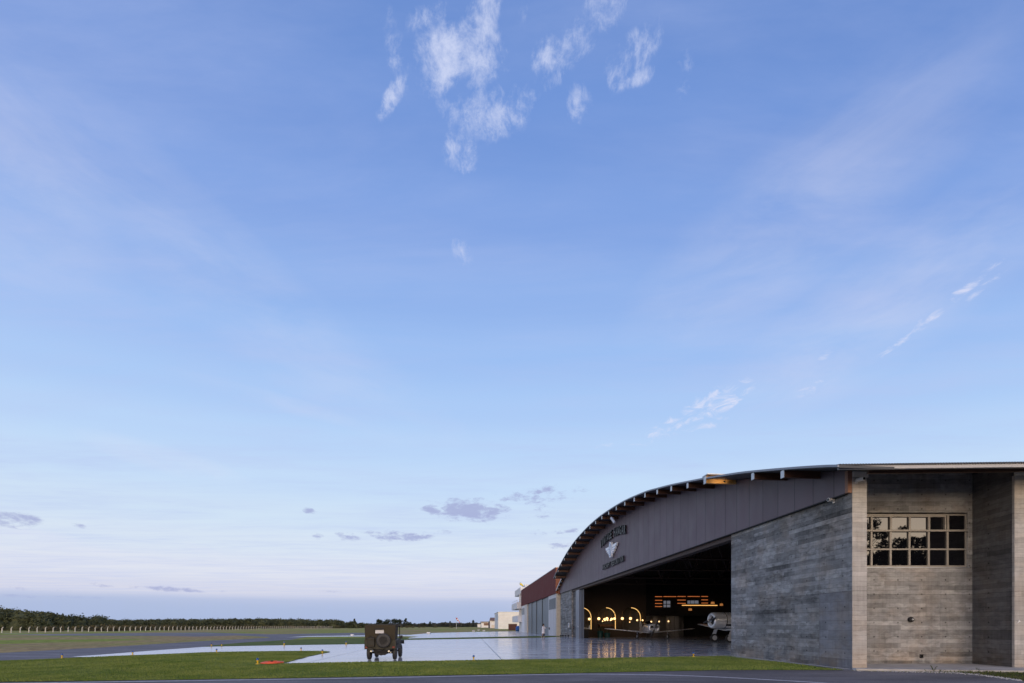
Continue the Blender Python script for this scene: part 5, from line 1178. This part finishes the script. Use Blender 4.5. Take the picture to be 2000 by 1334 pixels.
fbb(MB().ext([(302, -8.6, 5.0), (302, 1.0, 5.0), (308, .2, 6.9), (308, -8, 6.9)], (0, 0, .25)), 'roof', M['roof_tile'], b2); fbb(MB().box(303.5, 327, .61, .7, 0.02, 4.6), 'door', M['brown_steel'], b2)
b3 = thing('shed', 'distant low cottage with brick-red patches at the end of the building row', 'building', tuple(HF @ Vector((412, 3, 0))), RZH)
fbb(MB().box(410, 430, -5.6, 3.4, 0, 4.6), 'wall', M['white_plaster'], b3); fbb(MB().box(409.8, 409.9, -3.6, 1.2, 1.9, 4.0), 'brick_panel', M['roof_tile'], b3); fbb(MB().box(409, 431, -6.2, 4.0, 4.61, 5.3), 'roof', M['roof_tile'], b3)
b4 = thing('shed', 'tiny white hut farthest left in the building row', 'building', tuple(HF @ Vector((480, 5, 0))), RZH)
fbb(MB().box(480, 486, 2.4, 5.6, 0, 3.4), 'wall', M['white_plaster'], b4); fbb(MB().box(479.6, 486.4, 2.2, 5.9, 3.4, 3.7), 'roof', M['roof_tile'], b4)
ct = thing('container', 'brown ribbed steel container standing before the tall white block', 'container', (0.4, 176, 0)); m = MB().box(-1.3, 1.8, 174, 180, .02, 2.25)
m.build('box', M['brown_steel'], ct, ID, .02); m = MB()
for i in range(12): m.box(-1.25 + i * .25, -1.15 + i * .25, 173.93, 174, .1, 2.15)
m.build('ribs', M['brown_steel'], ct, ID); MB().box(-1.36, 1.86, 173.85, 180.1, 2.26, 2.34).build('lid', M['roof_tile'], ct, ID)
tp = MB(); q0 = Vector(G(1013, 1232.6))
pts_ = []
for i in range(9):
    a = i / 8; pts_.append([(q0.x - .9 + 1.9 * a, q0.y + yy, .02 + zz * (0.75 + .25 * math.sin(a * 5 + yy)) * (1 - .3 * abs(a - .5))) for yy, zz in ((-.9, 0), (-.75, 1.15), (-.2, 1.75), (.4, 1.7), (.8, 1.1), (.9, 0))])
tag(tp.loft(pts_).build('tarpaulin_heap', M['blue_tarp'], None, ID), 'heap under a blue tarpaulin at the foot of the balcony building', 'covered heap')

# ------------------------------------------------------------------ apron edge lights, marker, stones
def edge_light(loc):
    th_ = thing('edge_light', 'x', 'airfield light', loc, 0, 'blue and yellow lights along the paving edges'); f_ = MATS[th_.name]
    MB().lathe([(.115, 0), (.12, .012), (.05, .03)], n=16).build('base_plate', M['yellow'], th_, f_); MB().lathe([(.028, .03), (.032, .10), (.055, .16), (.06, .185)], n=14).build('stem', M['yellow'], th_, f_)
    MB().lathe([(.058, .186), (.060, .20), (.058, .26), (.035, .295), (.005, .30)], n=16).build('lens', M['blue_lens'], th_, f_)
    return th_
EL = [(503, 1297.2, 'largest airfield light, beside the orange ring on the lawn', 0.85), (121, 1285.6, 'yellow airfield light at the left edge of the lawn by the taxiway', 0.8), (259, 1279.2, 'airfield light on the lawn edge where the pale apron begins', 0.8), (423, 1274.6, 'airfield light on the lawn edge left of the lawn tip', 0.8),
      (588, 1271.4, 'airfield light on the apron side of the lawn, left of its pointed tip', 0.8), (629.5, 1276, 'airfield light just inside the pointed tip of the lawn', 0.8), (925, 1289.6, 'airfield light at the lawn edge right of the military car', 0.85), (1354.5, 1283, 'airfield light at the lawn edge before the silver aeroplane', 0.9),
      (413, 1261.6, 'leftmost airfield light on the middle lawn', 0.85), (433, 1261.4, 'second airfield light from the left on the middle lawn', 0.8), (555, 1260.2, 'airfield light halfway along the middle lawn edge', 1.0), (676, 1259, 'airfield light on the middle lawn just left of the military car', 1.0)]
e0 = None
for px, py, lab, k_ in EL:
    p = G(px, py, 0.02); l_ = (p[0], p[1], 0.022)
    if e0 is None: e0 = edge_light(l_); e0['label'] = lab; e0.scale = (.9, .9, .9)
    else: dup(e0, l_, random.uniform(0, 3), lab, scale=(k_, k_, k_))
# white marker blocks far out
mk = None
for px, py, lab in ((688, 1241.5, 'white marker stone beside the far white path left of the car'), (837, 1237.4, 'white marker block at the left corner of the far apron'), (925, 1233.6, 'left of three white marker blocks beyond the far apron'), (935, 1231.6, 'middle of three white marker blocks, standing highest'), (945, 1233.0, 'right of three white marker blocks beyond the far apron')):
    p = G(px, py)
    if mk is None:
        mk = MB().prism([(p[0] + a, p[1] + b) for a, b in ((-.25, -.18), (.22, -.2), (.27, .15), (-.2, .18))], 0.01, .24).build('marker_block', M['white_paint'], None, ID, .04); tag(mk, lab, 'marker', 'white marker blocks in the grass'); m0 = mk.location.copy()
    else:
        c_ = mk.copy(); C.objects.link(c_); c_.location = (p[0], p[1], .01); c_['label'] = lab; c_.scale = (1.5, 1.5, 1.3)
# orange ring (hose coil) on the lawn
cc = Vector(G(531, 1295.2, .03)); rg = thing('hose_coil', 'orange-red hose coiled flat on the lawn by the apron corner', 'hose', (cc.x, cc.y, .03)); m = MB()
pts_ = []
for i in range(96):
    a = i * 2 * math.pi / 24; r_ = .47 - .012 * i / 4; pts_.append((cc.x + r_ * math.cos(a), cc.y + r_ * 1.05 * math.sin(a), .045 + .018 * (i % 24 < 12) + .0004 * i))
m.tube(pts_, .028, 6); m.build('coil', M['orange'], rg, ID); MB().lathe([(.40, .0), (.40, .02), (.07, .03), (.07, .07), (.01, .08)], (cc.x, cc.y, .02), n=24).build('reel_disc', M['orange'], rg, ID); MB().lathe([(.06, .082), (.05, .12), (.01, .125)], (cc.x, cc.y, .02), n=12).build('hub', M['black'], rg, ID)

# gravel and weeds at the road edge by the wing
m = MB()
for i in range(700):
    t_ = random.random(); px = 1665 + 330 * t_ ** .8; py = np.interp(px, [1665, 1750, 1850, 1900, 2000], [1310, 1312, 1314.4, 1317.6, 1331]) + random.gauss(0, .8) - .4
    p = G(px, py); r_ = random.uniform(.008, .03)
    a = random.random() * 6; m.add([(p[0] + r_ * math.cos(a), p[1] + r_ * math.sin(a), .008), (p[0] - r_ * math.sin(a), p[1] + r_ * math.cos(a), .008), (p[0] - r_ * math.cos(a), p[1] - r_ * math.sin(a), .008), (p[0] + r_ * math.sin(a), p[1] - r_ * math.cos(a), .008), (p[0], p[1], .01 + r_)], [(0, 1, 4), (1, 2, 4), (2, 3, 4), (3, 0, 4)])
tag(m.build('gravel', M['slab'], None, ID), 'loose pale gravel along the road edge below the window', 'gravel', kind='stuff')
tag(blades('grass', gp([(1840, 1311), (2100, 1311), (2100, 1335), (2000, 1329), (1900, 1316.5), (1840, 1313)]), 2600, .07, .012, M['weed'], .01, 14, 22, 14, 19), 'patchy brown-green grass on the dirt verge at the right edge', 'grass', kind='stuff')
def weed(px, py, h, n, lab):
    p = G(px, py); th_ = thing('weed', lab, 'weed', (p[0], p[1], .01)); f_ = MATS[th_.name]; m = MB(); st_ = MB()
    for i in range(n):
        a = random.uniform(0, 6.28); l_ = h * random.uniform(.4, 1); tip = Vector((math.cos(a) * l_ * .45, math.sin(a) * l_ * .45, l_)); st_.tube([(0, 0, 0), tip * .5 + Vector((0, 0, .1 * l_)), tip], .003, 3)
        for q in range(9):
            c_ = tip * random.uniform(.25, 1.05); s_ = random.uniform(.012, .035) * (h / .3); v1 = Vector((random.gauss(0, 1), random.gauss(0, 1), random.gauss(0, .5))).normalized() * s_; v2 = Vector((random.gauss(0, 1), random.gauss(0, 1), random.gauss(0, .5))).normalized() * s_ * .5
            m.add([c_ - v1, c_ + v2, c_ + v1, c_ - v2], [(0, 1, 2, 3)])
    st_.build('stems', M['weed'], th_, f_); m.build('leaves', M['weed'], th_, f_)
weed(1824, 1312.5, .25, 9, 'tall thin weed growing from the slab edge below the window'); weed(1808, 1312.3, .10, 12, 'low spreading weed left of the tall thin weed'); weed(1836, 1313, .12, 12, 'low spreading weed right of the tall thin weed')
weed(1910, 1312, .16, 9, 'small weed on the slab before the dark return wall'); weed(1895, 1314, .12, 10, 'low weed at the slab edge near the dark return wall'); weed(1690, 1309.6, .07, 10, 'low dark weed at the foot of the pale corner pillar')

# ------------------------------------------------------------------ fence of bent concrete posts
fn_t = thing('fence', 'long fence of pale bent-topped concrete posts beyond the field', 'fence', (-118, 112, 0))
pts_f = []
pm0 = None
for i in range(100):
    Y = 111.8 + 2.06 * i; X = -118 + 0.02 * i
    if pm0 is None:
        pm0 = MB().box(-.07, .07, -.07, .07, 0, 1.08).ext([(-.07, -.07, 1.08), (.07, -.07, 1.08), (.34, -.07, 1.38), (.24, -.07, 1.43)], (0, .14, 0)).build('post', M['post'], fn_t, MATS[fn_t.name])
        o = pm0
    else: o = pm0.copy(); C.objects.link(o); o.parent = fn_t
    o.location = (X + 118, Y - 112, 0); o.rotation_euler = (random.gauss(0, .035), random.gauss(0, .035), random.gauss(0, .15))
m = MB()
for z_ in (.3, .7, 1.05): m.tube([(-118, 111.8, z_), (-116, 316, z_)], .012, 4)
m.build('wires', M['wire'], fn_t, ID)

# ------------------------------------------------------------------ trees
def leaf_cloud(centers, radii, per, size, flat=0.75, seed=1):
    r = np.random.default_rng(seed); V = []; 
    for (c, rad), n in zip(zip(centers, radii), per):
        d = r.normal(size=(n, 3)); d /= np.linalg.norm(d, axis=1)[:, None]; rr = rad * (0.62 + 0.42 * r.random(n))[:, None]
        lump = 1 + 0.22 * np.sin(d[:, 0:1] * 5 + c[0]) * np.cos(d[:, 2:3] * 4 + c[1]) + .15 * r.normal(size=(n, 1)) * .6
        p = np.array(c) + d * rr * lump * np.array([1, 1, flat])
        a = r.normal(size=(n, 3)); a /= np.linalg.norm(a, axis=1)[:, None]; b = np.cross(a, r.normal(size=(n, 3))); b /= np.linalg.norm(b, axis=1)[:, None] + 1e-9
        s = size * (0.5 + r.random(n))[:, None]
        V.append(np.stack([p - a * s, p + b * s * .6, p + a * s, p - b * s * .6], 1))
    return np.concatenate(V).reshape(-1, 3)
def quad_mesh(name, V, mat, parent=None, origin=(0, 0, 0), extra=None):
    n = len(V) // 4; me = bpy.data.meshes.new(name); me.vertices.add(n * 4); me.vertices.foreach_set('co', (V - np.array(origin)).ravel())
    me.loops.add(n * 4); me.loops.foreach_set('vertex_index', np.arange(n * 4)); me.polygons.add(n)
    me.polygons.foreach_set('loop_start', np.arange(n) * 4); me.polygons.foreach_set('loop_total', np.full(n, 4)); me.update(calc_edges=True); me.materials.append(mat)
    o = bpy.data.objects.new(name, me); C.objects.link(o)
    if parent: o.parent = parent
    else: o.location = origin
    return o
# far wood as one mass
TP = [(-80, 1187), (0, 1188.5), (30, 1190.5), (60, 1194), (80, 1196), (100, 1198.5), (120, 1203), (136, 1208), (146, 1211.5), (230, 1211), (320, 1209.5), (420, 1209), (520, 1208), (600, 1210), (650, 1210.5), (690, 1214), (722, 1218)]
cs, rs, per = [], [], []
def top_y(px): return float(np.interp(px, [a for a, b in TP], [b for a, b in TP]))
for i in range(560):
    px = random.uniform(-90, 725); rowk = random.random()
    if px < 140: Y = 165 + 95 * rowk
    else: Y = 300 + 190 * rowk
    if px < 200 and random.random() < .35 and px >= 140: Y = 230 + 60 * random.random()
    if px < 140: top = H_CAM + (1222 - top_y(px)) / FPX * (165 + 95) * (0.50 + 0.50 * rowk) + random.gauss(0, .5)
    else: top = (H_CAM + (1222 - top_y(px)) / FPX * (490)) * (0.62 + 0.38 * rowk) + random.gauss(0, .45)
    r_ = min(top * .55, random.uniform(2.2, 4.4)); x = (px - 1000) / FPX * Y; h = max(top - r_ * .8, .6)
    if x > -121 : x = -121 - random.random() * 4 if px < 500 else x
    cs.append((x, Y, h)); rs.append(r_); per.append(220)
    if top > r_ * 1.7: cs.append((x + random.uniform(-1, 1), Y - 1, h * .45)); rs.append(r_ * 1.05); per.append(170)
V = leaf_cloud(cs, rs, per, .42, .8, 3)
wd_ = quad_mesh('distant_wood', V, M['wood_leaf'])
tag(wd_, 'dark green wood along the horizon, rising to a hill at the left', 'wood', kind='stuff')
# solid hearts inside the wood so that it does not show the sky through
m = MB()
for c_, r_ in zip(cs, rs): m.sphere((c_[0], c_[1] + .5, c_[2] - .3), r_ * .78, 8, 6, .8)
o = m.build('distant_wood', M['wood_leaf'], None, ID, fixn=False); tag(o, 'shaded inner growth of the dark wood along the horizon', 'wood', kind='stuff')
# scrub at the foot of the wood
cs2, rs2, per2 = [], [], []
for i in range(260):
    Y = 150 + 260 * random.random() ** 1.3; x = -124 - random.random() * 30 if Y < 300 else -110 - random.random() * 80
    if Y > 300: x += (Y - 300) * .55
    cs2.append((x, Y, .7)); rs2.append(random.uniform(.8, 2.0)); per2.append(110)
o = quad_mesh('scrub', leaf_cloud(cs2, rs2, per2, .3, .7, 9), leaf_mat('scrub_foliage', (.05, .055, .025), (.11, .09, .05), .2)); tag(o, 'low brown-green scrub between the fence and the wood', 'scrub', kind='stuff')
# single trees on the right part of the skyline
def far_tree(px, top, Y, wid, style, label, name='tree'):
    x = (px - 1000) / FPX * Y; H = H_CAM + (1222 - top) / FPX * Y; th_ = thing(name, label, 'tree', (x, Y, 0), 0, 'single trees on the horizon'); sd = int(px * 7)
    MB().tube([(0, 0, 0), (.1, 0, H * .5), (0, 0, H * .93)], [.28, .2, .06], 6).build('trunk', M['trunk'], th_, MATS[th_.name])
    r = random.Random(sd); cs_, rs_, pe_ = [], [], []
    if style == 'spire':
        for k_ in range(7): f = k_ / 6; cs_.append((r.gauss(0, .3), 0, H * (.35 + .6 * f))); rs_.append(wid * (1 - .75 * f) * .6 + .25); pe_.append(90)
    elif style == 'umbrella':
        for k_ in range(9): a = r.uniform(0, 6.28); cs_.append((math.cos(a) * wid * .6, math.sin(a) * wid * .5, H * .88 + r.uniform(-.1, .05) * H)); rs_.append(wid * .35); pe_.append(110)
    elif style == 'palm':
        cs_, rs_, pe_ = [(0, 0, H * .93)], [wid * .5], [140]
    else:
        for k_ in range(9): a = r.uniform(0, 6.28); q = r.random(); cs_.append((math.cos(a) * wid * .5 * q, math.sin(a) * wid * .5 * q, H * r.uniform(.35, .85))); rs_.append(wid * r.uniform(.28, .42)); pe_.append(120)
    quad_mesh('crown', leaf_cloud(cs_, rs_, pe_, .35, .8, sd), M['tree_leaf'], th_)
for a in [(158, 1208.4, 230, 1.6, 'palm', 'lone thin-stemmed tree rising above the gap beside the hill'),
          (693, 1208.6, 480, 2.6, 'spire', 'small pointed tree left of the military car'), (741, 1209, 420, 4.6, 'round', 'tall loose tree showing left above the canvas top'), (752, 1212, 420, 4.0, 'round', 'rounded tree second above the canvas top'),
          (764, 1211, 420, 6.5, 'umbrella', 'broad flat-crowned tree above the canvas top'), (776, 1212, 430, 6.0, 'umbrella', 'broad flat-crowned tree at the right of the canvas top'), (792.5, 1208.2, 430, 3.6, 'spire', 'pointed tall tree just right of the military car'),
          (800, 1215, 480, 5.0, 'round', 'low rounded tree beside the pointed tree'), (829, 1216.5, 560, 2.6, 'spire', 'small dark tree midway between car and windsock'), (840, 1214, 560, 3.0, 'spire', 'slightly taller dark tree midway between car and windsock'),
          (879, 1213.4, 600, 3.2, 'spire', 'pointed tree left of the red windsock'), (924.5, 1211.4, 600, 5.0, 'spire', 'tallest pointed tree, right of the red windsock')]: far_tree(*a)
cs, rs, per = [], [], []
for i in range(420):
    px = random.uniform(690, 960); Y = random.uniform(560, 720); top = H_CAM + (1222 - (1218.6 + random.gauss(0, .9) - (1.2 if 860 < px else 0))) / FPX * Y; r_ = random.uniform(1.6, 3.2); cs.append(((px - 1000) / FPX * Y, Y, max(.8, top - r_ * .8))); rs.append(r_); per.append(90)
for i in range(700):
    px = random.uniform(-100, 960); Y = random.uniform(640, 760); cs.append(((px - 1000) / FPX * Y, Y, 1.0)); rs.append(1.8); per.append(40)
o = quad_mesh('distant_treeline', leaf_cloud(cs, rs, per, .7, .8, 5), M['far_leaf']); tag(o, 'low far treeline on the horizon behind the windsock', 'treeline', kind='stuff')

# trees behind the photographer, seen in the window glass
def near_tree(loc, H, wid, label, seed):
    r = random.Random(seed); th_ = thing('roadside_tree', label, 'tree', loc, 0, 'trees across the road reflected in the window'); F_ = MATS[th_.name]
    tk = MB().tube([(0, 0, 0), (.1, .1, H * .3), (-.1, 0, H * .55), (.1, 0, H * .85)], [.32, .25, .17, .05], 10); cs_, rs_, pe_ = [], [], []
    for k_ in range(16):
        a = r.uniform(0, 6.28); z_ = H * r.uniform(.35, .92); l_ = wid * r.uniform(.35, .9) * (1.15 - z_ / H * .6); e = Vector((math.cos(a) * l_, math.sin(a) * l_, z_ + l_ * .35))
        tk.tube([(0, 0, z_ * .8), e * .5 + Vector((0, 0, z_ * .42)), e], [.09, .05, .02], 5); cs_.append(tuple(e)); rs_.append(wid * r.uniform(.16, .30)); pe_.append(260)
    tk.build('trunk', M['trunk'], th_, F_); quad_mesh('crown', leaf_cloud(cs_, rs_, pe_, .17, .8, seed), M['tree_leaf'], th_)
    return th_
near_tree((49, -26, 0), 16.6, 5.0, 'broad tree reflected in the left window panes', 11)
near_tree((55.5, -27, 0), 15.6, 4.5, 'loose tree reflected in the middle window panes', 12)
near_tree((61, -26, 0), 17.0, 5.0, 'leafy tree reflected in the right window panes', 13)
cs, rs, per = [], [], []
for i in range(170):
    cs.append((random.uniform(42, 78), random.uniform(-36, -27), random.uniform(1, 13.2))); rs.append(random.uniform(1.2, 2.8)); per.append(120)
o = quad_mesh('roadside_thicket', leaf_cloud(cs, rs, per, .3, .8, 15), M['tree_leaf']); tag(o, 'dark thicket across the road reflected in the lower panes', 'thicket', kind='stuff')
